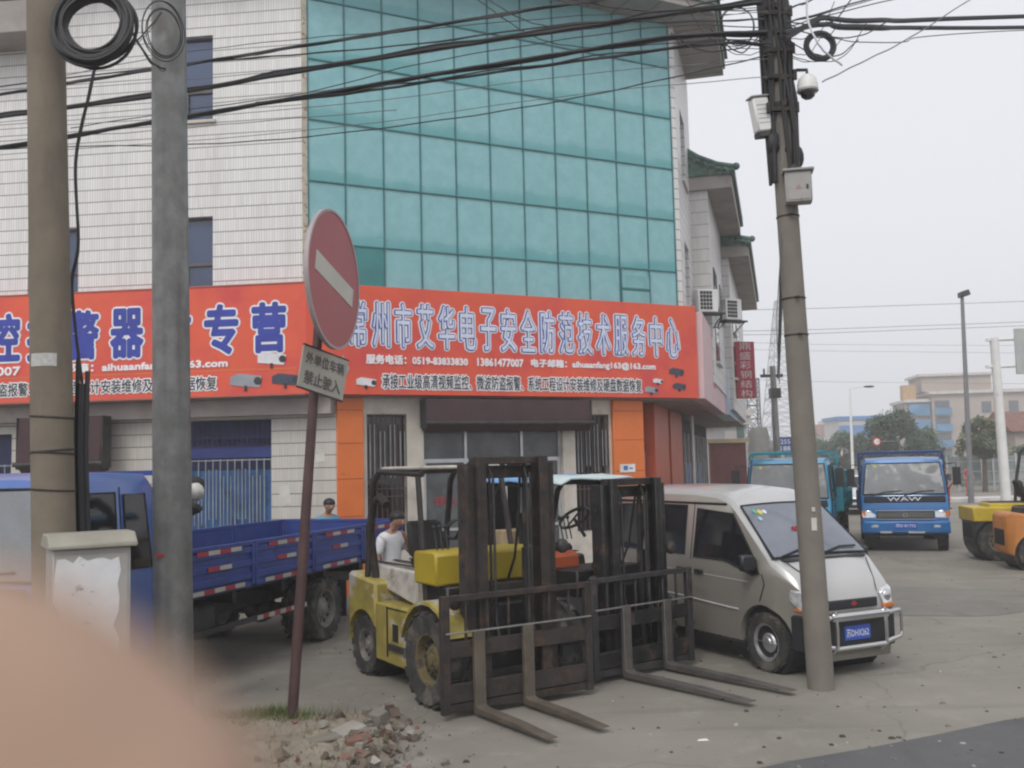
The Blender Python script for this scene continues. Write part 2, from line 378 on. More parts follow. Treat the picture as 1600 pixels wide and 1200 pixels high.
M_blue_sh = pm('blue_shutter_paint', (.03, .10, .26), .45, var=.25, scale=3, col2=(.02, .05, .12), th=(.5, .7))
M_bars = pm('pale_bars', (.30, .33, .34), .5, .3, var=.2)
M_redbar = pm('brown_bars', (.085, .05, .045), .55, .2, var=.3)
bd = thing('corner_shop_building', 'three storey white tiled corner building with teal glass front and orange pillars', 'building', A)
BI = bd.matrix_basis.inverted()
bd.rotation_euler = (0, 0, 0)
def bl(mb): mb.v = [v - A for v in mb.v]; return mb
ZB = 3.46
w = MB(F1)
W1 = [(-2.72, -1.69, 8.42, 9.98), (-2.72, -1.69, 5.0, 6.68), (-5.16, -4.2, 5.0, 6.6), (-9, -7.6, 5.0, 6.68)]
holes(w, -16, 0, 3.6, 11.5, W1)
bl(w).build('left_wall', tileW, bd, smooth=0, recalc=False)
w = MB(F3); W3 = [(.9, 2.0, 8.4, 10.0), (.9, 2.0, 5.6, 7.0)]
holes(w, 0, 3.4, 3.6, 11.5, W3)
w.M = F2; w.add([(7.9, .0, 5.2), (L2, 0, 5.2), (L2, 0, 11.5), (7.9, 0, 11.5)], [(0, 1, 2, 3)])
w.add([(0, 0, 3.6), (L2, 0, 3.6), (L2, 0, 5.2), (0, 0, 5.2)], [(0, 1, 2, 3)])
bl(w).build('side_wall', tileW, bd, smooth=0, recalc=False)
w = MB(F2); w.box(-.05, .03, -.035, .05, 5.3, 11.49)          # stained edge strip
bl(w).build('edge_strip', pm('stained_strip', (.45, .42, .34), .7, var=.2, col2=(.22, .13, .07), th=(.55, .65), s2=9), bd)
# curtain wall
Z0, RH, CW = 5.03, 1.1, .72
def uof(F, p): return None
cm = curtain_mat(Z0, RH, 0.0, CW)
c = MB(F2); c.add([(.03, -.01, 5.2), (7.9, -.01, 5.2), (7.9, -.01, 11.49), (.03, -.01, 11.49)], [(0, 1, 2, 3)])
co = bl(c).build('curtain_wall', cm, bd, smooth=0, recalc=False)
uv = co.data.uv_layers[0]
for li, q in enumerate([(.03, 5.2), (7.9, 5.2), (7.9, 11.49), (.03, 11.49)]): uv.data[li].uv = q
m = MB(F2)
for i in range(0, 12):
    x = min(.045 + i * CW if i == 0 else i * CW, 7.89)
    m.box(x - .012, x + .012, -.03, -.008, 5.2, 11.48)
bl(m).build('mullion', M_teal, co)
m = MB(F2)
for i in range(1, 6): m.box(.03, 7.9, -.036, -.009, Z0 + i * RH - .011, Z0 + i * RH + .011)
bl(m).build('transom', M_teal, co)
p = MB(F2); p.box(CW + .02, 2 * CW - .02, -.02, -.012, 5.25, Z0 + RH - .02)
tag(bl(p).build('pane', pm('clean_teal_glass', (.03, .20, .20), .12, var=.1, spec=.7), co), 'clean dark teal pane')
p = MB(F2)
p.box(9 * CW + .03, 10 * CW - .03, -.05, -.038, 5.72, 5.98); p.box(9 * CW + .03, 10 * CW - .03, -.05, -.038, 5.28, 5.66)
so2 = bl(p).build('sash', pm('sash_glass', (.19, .42, .43), .3, var=.15), co)
p = MB(F2); p.box(9 * CW, 10 * CW, -.055, -.04, 5.67, 5.71); p.box(9 * CW, 9 * CW + .03, -.055, -.04, 5.3, 6.1); p.box(10 * CW - .03, 10 * CW, -.055, -.04, 5.3, 6.1)
bl(p).build('sash_frame', M_teal, co)
# windows of the tiled walls
def window(F, h, y=.14, par=bd, gl=None, rail=.42, bars=0):
    a, b, c, d = h
    m = MB(F); m.box(a, b, y, y + .012, c, d)
    wo_ = bl(m).build('window', gl or M_winblue, par, smooth=0)
    f = MB(F); t = .035
    f.box(a, b, y - .04, y - .003, c, c + t); f.box(a, b, y - .04, y - .003, d - t, d); f.box(a, a + t, y - .04, y - .003, c + t, d - t); f.box(b - t, b, y - .04, y - .003, c + t, d - t)
    zr = c + (d - c) * rail; f.box(a + t, b - t, y - .045, y - .003, zr - .025, zr + .025)
    f.box((a + b) / 2 - .015, (a + b) / 2 + .015, y - .042, y - .003, c + t, zr - .025)
    bl(f).build('frame', M_winfr, wo_)
    s = MB(F); s.box(a - .06, b + .06, y - .2, y - .045, c - .05, c)
    bl(s).build('sill', M_plaster, wo_)
M_winblue = pm('blue_window_glass', (.035, .06, .13), .1, var=.15, scale=1, spec=.8)
M_winfr = pm('window_frame', (.10, .085, .085), .5, var=.15)
for h in W1: window(F1, h, rail=.5 if h[2] < 6 else .36)
for h in W3: window(F3, h)
# soffit slab over the ground floor and eaves
s = MB(); o = .1
pl = [F1 @ Vector((-16, -o, 0)), cA(o, 0), cB(o, 0), F3 @ Vector((19, -.1, 0)), F3 @ Vector((19, 3, 0)), F3 @ Vector((1, 3, 0)), F2 @ Vector((4, 3, 0)), F1 @ Vector((-2, 3, 0)), F1 @ Vector((-16, 3, 0))]
s.prism([(q.x, q.y) for q in pl], 'z', ZB - .03, ZB + .13); bl(s).build('soffit', M_soffit, bd, smooth=0)
def ring(o, z, inn):
    return [F1 @ Vector((-16, -o, z)), cA(o, z), cB(o, z), F3 @ Vector((3.15, -o, z)), F3 @ Vector((3.15, inn, z)), F1 @ Vector((-16, inn + 3, z))]
s = MB(); s.prism([(q.x, q.y) for q in ring(.9, 0, 6)], 'z', 11.5, 11.66); ev = bl(s).build('eave', M_soffit, bd, smooth=0)
s = MB(); s.prism([(q.x, q.y) for q in ring(.95, 0, 6)], 'z', 11.66, 11.9)
rg = [ring(1.02, 11.9, 6), ring(.6, 12.15, 5.8), ring(-1.5, 13.6, 4)]
for a_, b_ in zip(rg, rg[1:]):
    for i in range(5): s.add([a_[i], a_[i + 1], b_[i + 1], b_[i]], [(0, 1, 2, 3)])
s.add(rg[0], [(0, 1, 2, 3, 4, 5)]); s.add(rg[2], [(0, 1, 2, 3, 4, 5)])
bl(s).build('tiled_roof', M_groof, bd, smooth=0)
s = MB(F3)
for x in (.3, .95, 1.6, 2.25, 2.9): s.box(x, x + .012, -.88, -.02, 11.492, 11.5)
s.M = F2
for i in range(13): s.box(.1 + i * .64, .112 + i * .64, -.88, -.02, 11.492, 11.5)
bl(s).build('soffit_joints', pm('joint_line', (.12, .11, .10), .9), ev)
# balcony slab high on the left
s = MB(F1); s.box(-12, -4.75, -.75, -.005, 9.95, 10.55); s.box(-12.02, -4.72, -.78, -.002, 10.55, 10.68)
bl(s).build('canopy_slab', [M_soffit], bd, bevel=.02)
# ground floor
G1 = [(-2.8, -.75, 0, 3.08), (-8.4, -5.62, 0, 2.95)]
w = MB(F1); holes(w, -16, .45, 0, ZB, G1, y=.31, dep=.2)
bl(w).build('ground_floor_left_wall', tileP, bd, smooth=0, recalc=False)
w = MB(F1); w.box(-16, .4, .05, .3, 3.14, ZB - .035); bl(w).build('lintel', M_soffit, bd)
G2 = [(1.09, 1.84, .85, 3.14), (2.16, 5.08, 0, 3.2), (5.36, 6.15, .85, 3.14)]
w = MB(F2); holes(w, 1.0, 6.2, 0, ZB, G2, y=.06, dep=.22)
bl(w).build('ground_floor_front_wall', M_plaster, bd, smooth=0, recalc=False)
for (a, b) in ((.52, 1.0), (6.2, 6.93)):
    s = MB(F2); s.box(a, b, -.03, .6, 0, ZB - .035)
    pc = bl(s).build('pillar', M_orange, bd, bevel=.01)
    s = MB(F2)
    for z in (.7, 1.35, 2.0, 2.62, 3.2): s.box(a + .004, b - .004, -.034, -.0295, z, z + .012)
    bl(s).build('joint', pm('orange_joint', (.34, .08, .02), .7), pc)
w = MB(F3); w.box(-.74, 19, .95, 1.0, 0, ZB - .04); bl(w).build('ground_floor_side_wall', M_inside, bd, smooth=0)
for (a, b, m_) in ((.3, 3.0, M_shadeor), (3.5, 6.4, M_shadeor)):
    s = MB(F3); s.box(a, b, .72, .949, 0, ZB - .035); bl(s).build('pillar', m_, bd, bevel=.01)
s = MB(F3); s.box(-.6, .2, .93, .948, 0, 2.4); bl(s).build('side_door', pm('mauve_door', (.25, .2, .26), .4, var=.2), bd)
s = MB(F3); s.cyl((7.0, .5, 0), (7.0, .5, ZB - .04), .05); bl(s).build('column', M_white, bd)
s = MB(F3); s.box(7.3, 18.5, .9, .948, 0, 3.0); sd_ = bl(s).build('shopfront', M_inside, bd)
s = MB(F3)
for i in range(9): s.box(7.4 + i * 1.2, 7.48 + i * 1.2, .84, .899, 0, 3.0)
bl(s).build('post', M_alu, sd_)
s = MB(F3)
for x in (8.7, 9.9, 13.5): s.box(x, x + 1.0, .86, .898, .1, 2.1)
bl(s).build('blue_panel', M_blue_sh, sd_)
for k, (x, z, w_, h_) in enumerate(((-.62, 1.55, .22, .38), (-.32, .95, .34, .30), (-.70, .5, .5, .45), (.02, 2.3, .2, .25))):
    s = MB(F1); s.prism([(x, z), (x + w_, z + .02), (x + w_ - .03, z + h_), (x + .02, z + h_ - .04)], 'y', .304, .3085); bl(s).build('mortar_patch', M_patch, bd, smooth=0)
s = MB(F2); s.box(6.32, 6.68, -.045, -.034, 1.98, 2.14); pq = bl(s).build('wall_plaque', M_swhite0, bd, smooth=0)
s = MB(F2); s.box(6.40, 6.50, -.048, -.0455, 2.02, 2.11); s.box(6.54, 6.62, -.048, -.0455, 2.04, 2.07); bl(s).build('plaque_mark', M_bluep, pq, smooth=0)
# door and window grilles
def grille(F, h, y, m_, step=.115, par=bd, deco=True, name='window_grille'):
    a, b, c, d = h; g_ = MB(F); n = max(2, round((b - a) / step)); st = (b - a) / n
    for i in range(n + 1): g_.box(a + i * st - .008, a + i * st + .008, y - .008, y + .008, c, d)
    for z in (c + .02, c + (d - c) * .36, c + (d - c) * .42, d - .02): g_.box(a, b, y - .012, y + .012, z - .01, z + .01)
    if deco:
        for i in range(0, n - 1, 2):
            x = a + (i + .5) * st; z1 = d - .18 - .12 * (i % 4 == 0); z0 = c + (d - c) * .5 + .1 * (i % 4 == 2)
            g_.tube([(x, y - .02, z0), (x, y - .02, z1), (x + st, y - .02, z1), (x + st, y - .02, z0)], .009, 5, closed=True)
    return bl(g_).build(name, m_, par, smooth=0)
for x0_, x1_, zt_ in ((-2.8, -.75, 3.08), (-8.4, -5.62, 2.95)):
    s = MB(F1); s.box(x0_, x1_, .47, .5, 0, zt_); bl(s).build('door_recess', M_navy, bd)
for x0_, x1_ in ((-2.78, -.77), (-8.38, -5.64)):
    s = MB(F1); s.box(x0_, x1_, .43, .465, 0, 2.2); bl(s).build('door_leaf', M_blue_sh, bd, bevel=.005)
s = MB(F1); s.box(-2.78, -.77, .40, .465, 2.42, 2.62); bl(s).build('door_rail', pm('blue_rail', (.02, .035, .17), .5), bd)
grille(F1, (-2.78, -.77, .1, 2.4), .37, M_bars, .13, name='door_grille'); grille(F1, (-8.36, -5.66, .1, 2.4), .37, M_bars, .13, name='door_grille')
grille(F1, (-2.78, -.77, 2.6, 3.06), .40, M_navy, .09, deco=False, name='door_grille')
for h in (G2[0], G2[2]):
    s = MB(F2); s.box(h[0], h[1], .22, .24, h[2], h[3]); gw = bl(s).build('window', M_winglass, bd)
    grille(F2, h, .09, M_redbar, .1, gw)
    g_ = MB(F2); st = .19
    for i in range(4):
        x = h[0] + .06 + i * st; g_.tube([(x, .06, 2.0 + .12 * (i % 2)), (x, .06, 2.95 - .12 * (i % 2)), (x + .08, .06, 2.95 - .12 * (i % 2)), (x + .08, .06, 2.0 + .12 * (i % 2))], .010, 5, closed=True)
    bl(g_).build('grille_ornament', M_bars, gw)
# shop entrance: transom lights, doors, interior room
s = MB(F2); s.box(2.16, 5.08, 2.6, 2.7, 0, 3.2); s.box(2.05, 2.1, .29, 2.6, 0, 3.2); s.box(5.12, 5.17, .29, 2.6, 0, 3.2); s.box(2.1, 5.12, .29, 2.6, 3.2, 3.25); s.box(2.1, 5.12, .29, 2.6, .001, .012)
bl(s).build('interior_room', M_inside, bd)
s = MB(F2); s.box(2.16, 5.08, .2, .212, 2.32, 2.9); et = bl(s).build('transom_light', pm('dusty_glass', (.085, .09, .095), .15, var=.3, scale=2), bd)
s = MB(F2)
for a_, b_ in ((2.16, 2.21), (3.02, 3.07), (4.2, 4.25), (5.03, 5.08)): s.box(a_, b_, .16, .199, 2.32, 2.9)
s.box(2.16, 5.08, .15, .215, 2.25, 2.32)
for a_, b_ in ((2.16, 2.24), (3.0, 3.06), (4.22, 4.28), (5.0, 5.08)): s.box(a_, b_, .15, .215, 0, 2.25)
for a_, b_ in ((2.24, 3.0), (4.28, 5.0)): s.box(a_, b_, .16, .2, 0, .12); s.box(a_, b_, .16, .2, 1.0, 1.05)
bl(s).build('door_frame', M_alu, bd)
for (a_, b_) in ((2.24, 3.0), (4.28, 5.0)):
    s = MB(F2); s.box(a_, b_, .18, .188, .12, 2.25); gd = bl(s).build('glass_door', pm('shop_door_glass', (.12, .13, .135), .12, var=.3, scale=2, alpha=.75), bd)
    t = text('安防中心' if a_ < 3 else '监控', .42 if a_ < 3 else .3, .17, pm('red_lettering', (.5, .03, .05), .5), gd, (F2 @ Vector(((a_ + b_) / 2, .172, 1.55))) - A, rotm=Matrix.Rotation(a2, 4, 'Z'), offset=.02)
s = MB(F2); s.box(2.3, 2.55, 1.0, 1.2, .012, 2.05); bl(s).build('white_door_leaf', M_white, bd)
s = MB(F2); s.box(4.55, 4.8, .8, .95, .012, 2.05); bl(s).build('white_door_leaf', M_white, bd)
s = MB(F2); s.box(3.1, 4.2, 1.5, 2.1, .012, .85); s.box(3.05, 4.25, 1.45, 2.15, .85, .9); bl(s).build('counter', pm('brown_counter', (.17, .11, .08), .5), bd, bevel=.005)
# awnings rolled up under the signs
def awning(F, x0, x1, z0, z1, y0, label):
    t = thing('rolled_awning', label, 'awning', F @ Vector((x0, 0, z0)))
    t.rotation_euler = (0, 0, F.to_euler().z); w_ = x1 - x0; h = z1 - z0
    s = MB(); s.prism([(0, 0), (y0 * .55, -.02), (y0, .1), (y0 * 1.02, .22), (y0 * .8, h), (0, h)], 'x', .02, w_ - .02); s.build('cloth', M_maroon, t, bevel=.02)
    s = MB(); s.box(0, .018, y0 * .9, 0, .05, h); s.box(w_ - .018, w_, y0 * .9, 0, .05, h); s.cyl((-.02, y0, .13), (w_ + .02, y0, .13), .04, n=12); s.build('end_bracket', M_iron, t)
awning(F2, 2.08, 5.55, 2.83, 3.4, -.32, 'dark maroon rolled awning over the shop entrance below the right sign')
awning(F1, -5.15, -3.55, 2.25, 3.2, .02 - .34, 'dark brown boxy awning under the left sign behind the concrete pole')
# ------------------------------------------------------------------ shop signs
M_sred = pm('red_sign_sheet', (.71, .10, .045), .38, var=.06, scale=.9, col2=(.60, .07, .07), th=(.45, .7), s2=.6)
M_sblue = pm('sign_blue', (.03, .05, .34), .45, var=.1)
M_spale = pm('sign_pale_blue', (.62, .68, .82), .45, var=.05)
M_swhite = pm('sign_white', (.82, .83, .86), .45, var=.04)
M_sorange = pm('sign_orange_line', (.62, .24, .03), .5)
M_sblack = pm('sign_black', (.03, .035, .04), .5)
M_steel = pm('sign_edge', (.4, .12, .09), .5)
def signbox(nm, label, F, x0, x1, z0, z1, y, mat, th=.14, rx0=0, rx1=0):
    t = thing(nm, label, 'sign', F @ Vector((0, 0, 0))); t.rotation_euler = (0, 0, F.to_euler().z)
    s = MB(); s.prism([(x0, y), (x1, y), (x1 + rx1, y + th), (x0 + rx0, y + th)], 'z', z0, z1); s.build('board', mat, t, bevel=.006)
    return t
ST, SB = 5.38, ZB
sL = signbox('shop_sign', 'long red shop sign with large blue characters on the left wall', F1, -16, kA * .26, SB, ST, -.26, M_sred, rx1=-kA * .14)
sR = signbox('shop_sign', 'red shop sign with seventeen tall blue characters under the teal glass', F2, -kA * .26, L2 + .12, SB, ST, -.26, M_sred, rx0=kA * .14)
yy = -.264
def chars(par, s, xs, z, w_, h, bold=.018, rim=.03, pale=False):
    for ch, x in zip(s, xs):
        text(ch, w_ + 2 * rim, h + 2 * rim, M_swhite, par, (x, yy, z), grow=rim + bold, name='white_outline')
        text(ch, w_, h, M_sblue, par, (x, yy - .006, z), grow=bold, name='blue_character')
        if pale: text(ch, w_ - 2 * bold, h - 2 * bold, M_spale, par, (x + .004, yy - .012, z), grow=bold * .18, name='pale_inlay')
tt = '常州市艾华电子安全防范技术服务中心'
x_ = .72; xs = [.70 + i * .4195 + .14 for i in range(17)]
chars(sR, tt, xs, 4.70, .35, .83, .021, .024, True)
chars(sL, '控报警器材专营', [-5.42, -4.68, -3.95, -3.13, -2.27, -1.42, -.57], 4.62, .62, .88, .03, .032)
chars(sL, '监', [-6.15], 4.62, .62, .88, .03, .032)
def row(par, s, x0, x1, z, h, fg, bgm, o1=.03, o2=.0):
    text(s, (x1 - x0) + 2 * o1, h + 2 * o1, bgm, par, ((x0 + x1) / 2, yy, z), grow=o1, name='outline')
    text(s, x1 - x0, h, fg, par, ((x0 + x1) / 2, yy - .006, z), grow=o2, name='lettering')
M_rowred = pm('row_red', (.72, .13, .10), .5)
row(sR, '服务电话：0519-83833830', .98, 2.93, 4.085, .17, M_swhite, M_rowred, .02, .007)
row(sR, '13861477007', 3.12, 4.08, 4.085, .15, M_swhite, M_rowred, .02, .007)
row(sR, '电子邮箱：aihuaanfang163@163.com', 4.24, 7.1, 4.085, .18, M_swhite, M_rowred, .02, .007)
row(sR, '承接工业级高清视频监控、微波防盗报警、系统工程设计安装维修及硬盘数据恢复', 1.27, 6.75, 3.70, .27, M_sblack, M_swhite, .022, .003)
row(sL, '电子邮箱：aihuaanfang1@163.com', -4.75, -1.3, 4.03, .19, M_swhite, M_rowred, .02, .008)
row(sL, '0519-83833830  13861477007', -8.8, -5.1, 4.03, .16, M_swhite, M_rowred, .02, .008)
row(sL, '微波防盗报警、系统工程设计安装维修及硬盘数据恢复', -6.1, -1.5, 3.70, .24, M_sblack, M_swhite, .022, .003)
s = MB(); s.box(-12, -.1, yy, yy + .006, 3.90, 3.912); s.build('orange_rule', M_sorange, sL)
s = MB(); s.box(-12, kA * .2, yy - .01, yy + .01, ST - .015, ST + .006); s.box(-12, kA * .2, yy - .01, yy + .01, SB - .01, SB + .02); s.build('trim', M_steel, sL)
def cam_pic(par, x, z, k, col, dk=M_sblack):
    s = MB(); y = yy - .003
    s.prism([(x - .2 * k, z - .05 * k), (x + .17 * k, z - .09 * k), (x + .2 * k, z + .05 * k), (x - .1 * k, z + .09 * k), (x - .2 * k, z + .05 * k)], 'y', y - .006, y + .004)
    o_ = s.build('camera_picture', col, par, smooth=0)
    s = MB(); s.cyl((x + .15 * k, y - .008, z - .01), (x + .15 * k, y - .004, z - .01), .05 * k, n=14); s.box(x - .03, x + .02, y - .008, y, z - .13 * k, z - .06 * k); s.build('lens', dk, o_, smooth=0)
Mcw = pm('picture_white', (.72, .72, .75), .5); Mcg = pm('picture_grey', (.30, .32, .36), .5); Mcd = pm('picture_dark', (.05, .06, .09), .5)
cam_pic(sL, -.52, 4.08, 1.25, Mcw); cam_pic(sL, -.98, 3.72, 1.4, Mcg); cam_pic(sL, -.28, 3.72, 1.2, Mcd)
cam_pic(sR, 7.62, 4.0, .9, Mcd); cam_pic(sR, 7.15, 3.80, .6, Mcw); cam_pic(sR, 7.68, 3.70, .8, Mcd); cam_pic(sR, 6.98, 3.62, .8, Mcg); cam_pic(sR, .98, 3.68, .9, Mcw)
s = MB(); s.prism([(.57, 4.15), (.47, 3.9), (.52, 3.82), (.64, 3.82), (.68, 3.92)], 'y', yy - .004, yy + .004); s.build('drop_emblem', Mcg, sR, smooth=0)
M_pink = pm('faded_pink_sheet', (.60, .42, .43), .55, var=.06, scale=.6)
sP = signbox('shop_sign', 'faded pink blank sign board along the side street wall', F3, -kB * .28 + .1, 8.0, SB, ST - .1, -.38, M_pink, th=.3)
s = MB(); s.prism([(3.0, 3.9), (3.7, 3.9), (3.5, 4.06), (3.1, 4.02)], 'y', -.386, -.378); s.build('red_mark', M_sred, sP)
sB_ = signbox('shop_sign', 'pale blue and white sign board farther along the side street', F3, 8.1, 13.2, SB, 4.75, -.5, pm('pale_sign', (.55, .62, .68), .5, var=.1), th=.4)
s = MB(); s.box(8.2, 13.1, -.505, -.499, 3.5, 3.95); s.build('blue_band', pm('sign_mid_blue', (.12, .30, .55), .5), sB_)
sG_ = signbox('shop_sign', 'last grey sign board of the side street row', F3, 13.3, 18.9, SB, 4.6, -.5, M_soffit, th=.4)
# ------------------------------------------------------------------ neighbours with green roofs
def neighbour(x0, x1, o, ze, label, drop=.42):
    t = thing('green_roofed_building', label, 'building', F3 @ Vector((x0, 0, 0))); t.rotation_euler = (0, 0, a3)
    Lx = x1 - x0
    s = MB(); s.prism([(0, 5), (0, -o), (Lx, -o), (Lx, 5)], 'z', 4.0 if x0 < 5 else 3.6, ze - drop)
    wl = s.build('wall', tileW2, t, smooth=0)
    s = MB(); s.prism([(5, ze - drop), (-o - .58, ze - drop), (-o - .58, ze - .1), (5, ze - .1)], 'x', -.12, Lx + .1); s.build('eave', M_soffit, t, smooth=0)
    prof = [(-o - .66, ze - .1), (-o - .66, ze), (-o - .25, ze + .1), (-o + .2, ze + .32), (-o + .8, ze + .75), (1.5, ze + 1.7), (5, ze + 2.2), (5, ze - .1)]
    s = MB(); s.prism(prof, 'x', -.18, Lx + .15); rf = s.build('roof', M_groof, t, smooth=0)
    s = MB()
    s.tube([(-.1, y, z + .06) for y, z in prof[1:6]], .075, 8); s.ball((-.1, -o - .7, ze + .07), .09)
    for i in range(int((o + 1.8) / .16)):           # tile ends down the gable edge
        y = -o - .6 + i * .16
        z = [b_[1] + (a_[1] - b_[1]) * (y - b_[0]) / (a_[0] - b_[0]) for a_, b_ in zip(prof[1:5], prof[2:6]) if a_[0] <= y <= b_[0]]
        if z: s.cyl((-.2, y, z[0] - .12), (-.1, y, z[0] - .02), .075, n=8)
    n = int(Lx / .2)
    for i in range(n): s.tube([(i * .2, prof[k][0], prof[k][1] + .01) for k in (1, 2, 3, 4, 5)], .045, 6)
    s.build('roof_tiles', M_groof, rf)
    for j, (a_, z_) in enumerate(((1.0, 6.0), (1.0, 4.6), (3.6, 6.0))):
        if a_ + 1.2 < Lx and z_ + 1 < ze - drop:
            f = MB(); f.box(a_, a_ + 1.3, -o - .02, -o + .01, z_, z_ + .95); wn2 = f.build('window', M_winglass, t)
            f = MB(); f.box(a_ - .03, a_ + 1.33, -o - .03, -o - .021, z_ + .45, z_ + .49); f.box(a_ - .05, a_ + 1.35, -o - .1, -o - .0, z_ - .06, z_); f.build('frame', M_alu, wn2)
    return t
tileW2 = tile_mat('neighbour_tile', (.60, .59, .57), rowh=.3, line=(.30, .29, .28), vline=(.54, .53, .52), grime=.5)
n1 = neighbour(2.9, 8.3, .42, 9.05, 'white tiled building with green curved roof edge right of the glass front')
n2 = neighbour(8.3, 19, .62, 8.45, 'second green roofed building, farther down the side street')
def ac_unit(F, loc, rz, label):
    t = thing('air_conditioner', label, 'air conditioner', F @ Vector(loc), F.to_euler().z + rz, 'outdoor air conditioners on the side wall')
    s = MB(); s.box(0, .5, -.28, 0, 0, .54); s.build('casing', M_white, t, bevel=.015)
    s = MB()
    for i in range(4):
        for j in range(5): s.box(.05 + i * .078, .11 + i * .078, -.292, -.28, .06 + j * .09, .13 + j * .09)
    s.build('fan_grille', M_plastic, t)
    s = MB(); s.box(-.02, .66, -.3, .02, -.05, -.01); s.tube([(0, -.28, -.03), (0, .25, -.3), (0, .25, .5)], .015, 6); s.tube([(.6, -.28, -.03), (.6, .25, -.3)], .015, 6); s.build('bracket', M_iron, t)
    s = MB(); s.tube([(.0, -.1, .1), (-.12, -.12, -.1), (-.15, 0, -.4), (-.1, .2, -.8)], .02, 6); s.build('hose', M_cable, t)
ac_unit(F3, (2.55, -.02, 5.62), R(-62), 'nearer air conditioner with square dark grille, beside the teal glass front')
ac_unit(F3, (5.0, -.48, 5.75), R(-50), 'farther air conditioner, right of the nearer one on the tiled side wall')
vs_ = thing('vertical_shop_sign', 'tall narrow dark red sign projecting over the side street', 'sign', F3 @ Vector((10, -.62, 4.02))); vs_.rotation_euler = (0, 0, R(10))
s = MB(); s.box(0, .62, -.06, .06, 0, 1.74); s.build('panel', pm('dark_red_sheet', (.33, .03, .05), .5, var=.1), vs_, bevel=.01)
for i, ch in enumerate('鼎盛彩钢结构'): text(ch, .36, .235, pm('sign_cream', (.6, .52, .5), .5), vs_, (.31, -.064, 1.60 - i * .29), offset=.005, name='character')
s = MB(); s.box(-.5, 0, -.02, .02, .3, .34); s.box(-.5, 0, -.02, .02, 1.4, 1.44); s.build('bracket', M_iron, vs_)
# ------------------------------------------------------------------ vehicles
def heading(h): return math.atan2(h[1], h[0])
def wheel(par, x, y, r, w_, rimr, side, rimm, tread=18, label=None, knob=5, steer=0):
    # side = +1 outer face towards +y
    s = MB(); y0, y1 = y - w_ / 2, y + w_ / 2; q = rimr
    prof = [(q, -w_ * .42), (r * .93, -w_ / 2), (r, -w_ * .36), (r, -w_ * .1), (r * .975, -w_ * .07), (r * .975, w_ * .07), (r, w_ * .1), (r, w_ * .36), (r * .93, w_ / 2), (q, w_ * .42)]
    s.lathe(prof, (x, y, r), 'y', 40)
    for k in range(tread):
        a = 2 * math.pi * k / tread
        for sg, of in ((-1, 0), (1, .5)):
            b_ = a + of * 2 * math.pi / tread
            ca, sa = math.cos(b_), math.sin(b_); ta = (-sa, ca); hw = math.pi * r / tread * .55
            P8 = []
            for rr in (r * .96, r * 1.018):
                for (u, v) in ((-1, .08), (1, .08), (1, .52), (-1, .52)):
                    P8.append((x + ca * rr + ta[0] * hw * u, y + sg * w_ * v * .98, r + sa * rr + ta[1] * hw * u))
            s.hexa(P8)
    t = s.build('wheel', M_tyre, par, smooth=40)
    if label: t['label'] = label
    s = MB(); o = side
    pr = [(q, o * w_ * .42), (q * .93, o * w_ * .40), (q * .86, o * w_ * .14), (q * .58, o * w_ * .10), (q * .46, o * w_ * .24), (q * .28, o * w_ * .27), (q * .24, o * w_ * .34), (0.002, o * w_ * .36), (0.002, -o * w_ * .3), (q, -o * w_ * .35)]
    s.lathe(pr, (x, y, r), 'y', 32)
    for k in range(knob):
        a = 2 * math.pi * (k + .3) / knob; c, d = math.cos(a), math.sin(a)
        s.cyl((x + c * q * .33, y + o * w_ * .2, r + d * q * .33), (x + c * q * .33, y + o * w_ * .3, r + d * q * .33), q * .045, n=6)
    for k in range(knob * 2):
        a = 2 * math.pi * k / (knob * 2); c, d = math.cos(a), math.sin(a); yy_ = y + o * w_ * .10
        s.cyl((x + c * q * .71, yy_, r + d * q * .71), (x + c * q * .71, yy_ + o * .016, r + d * q * .71), q * .10, n=10, mi=1)
    s.build('rim', [rimm, M_plastic], t)
    return t
def strip(par, pts, w_, mat, name='seam'):
    s = MB(); s.tube(pts, w_, 5); return s.build(name, mat, par)
M_seam = pm('panel_gap', (.012, .012, .012), .8)
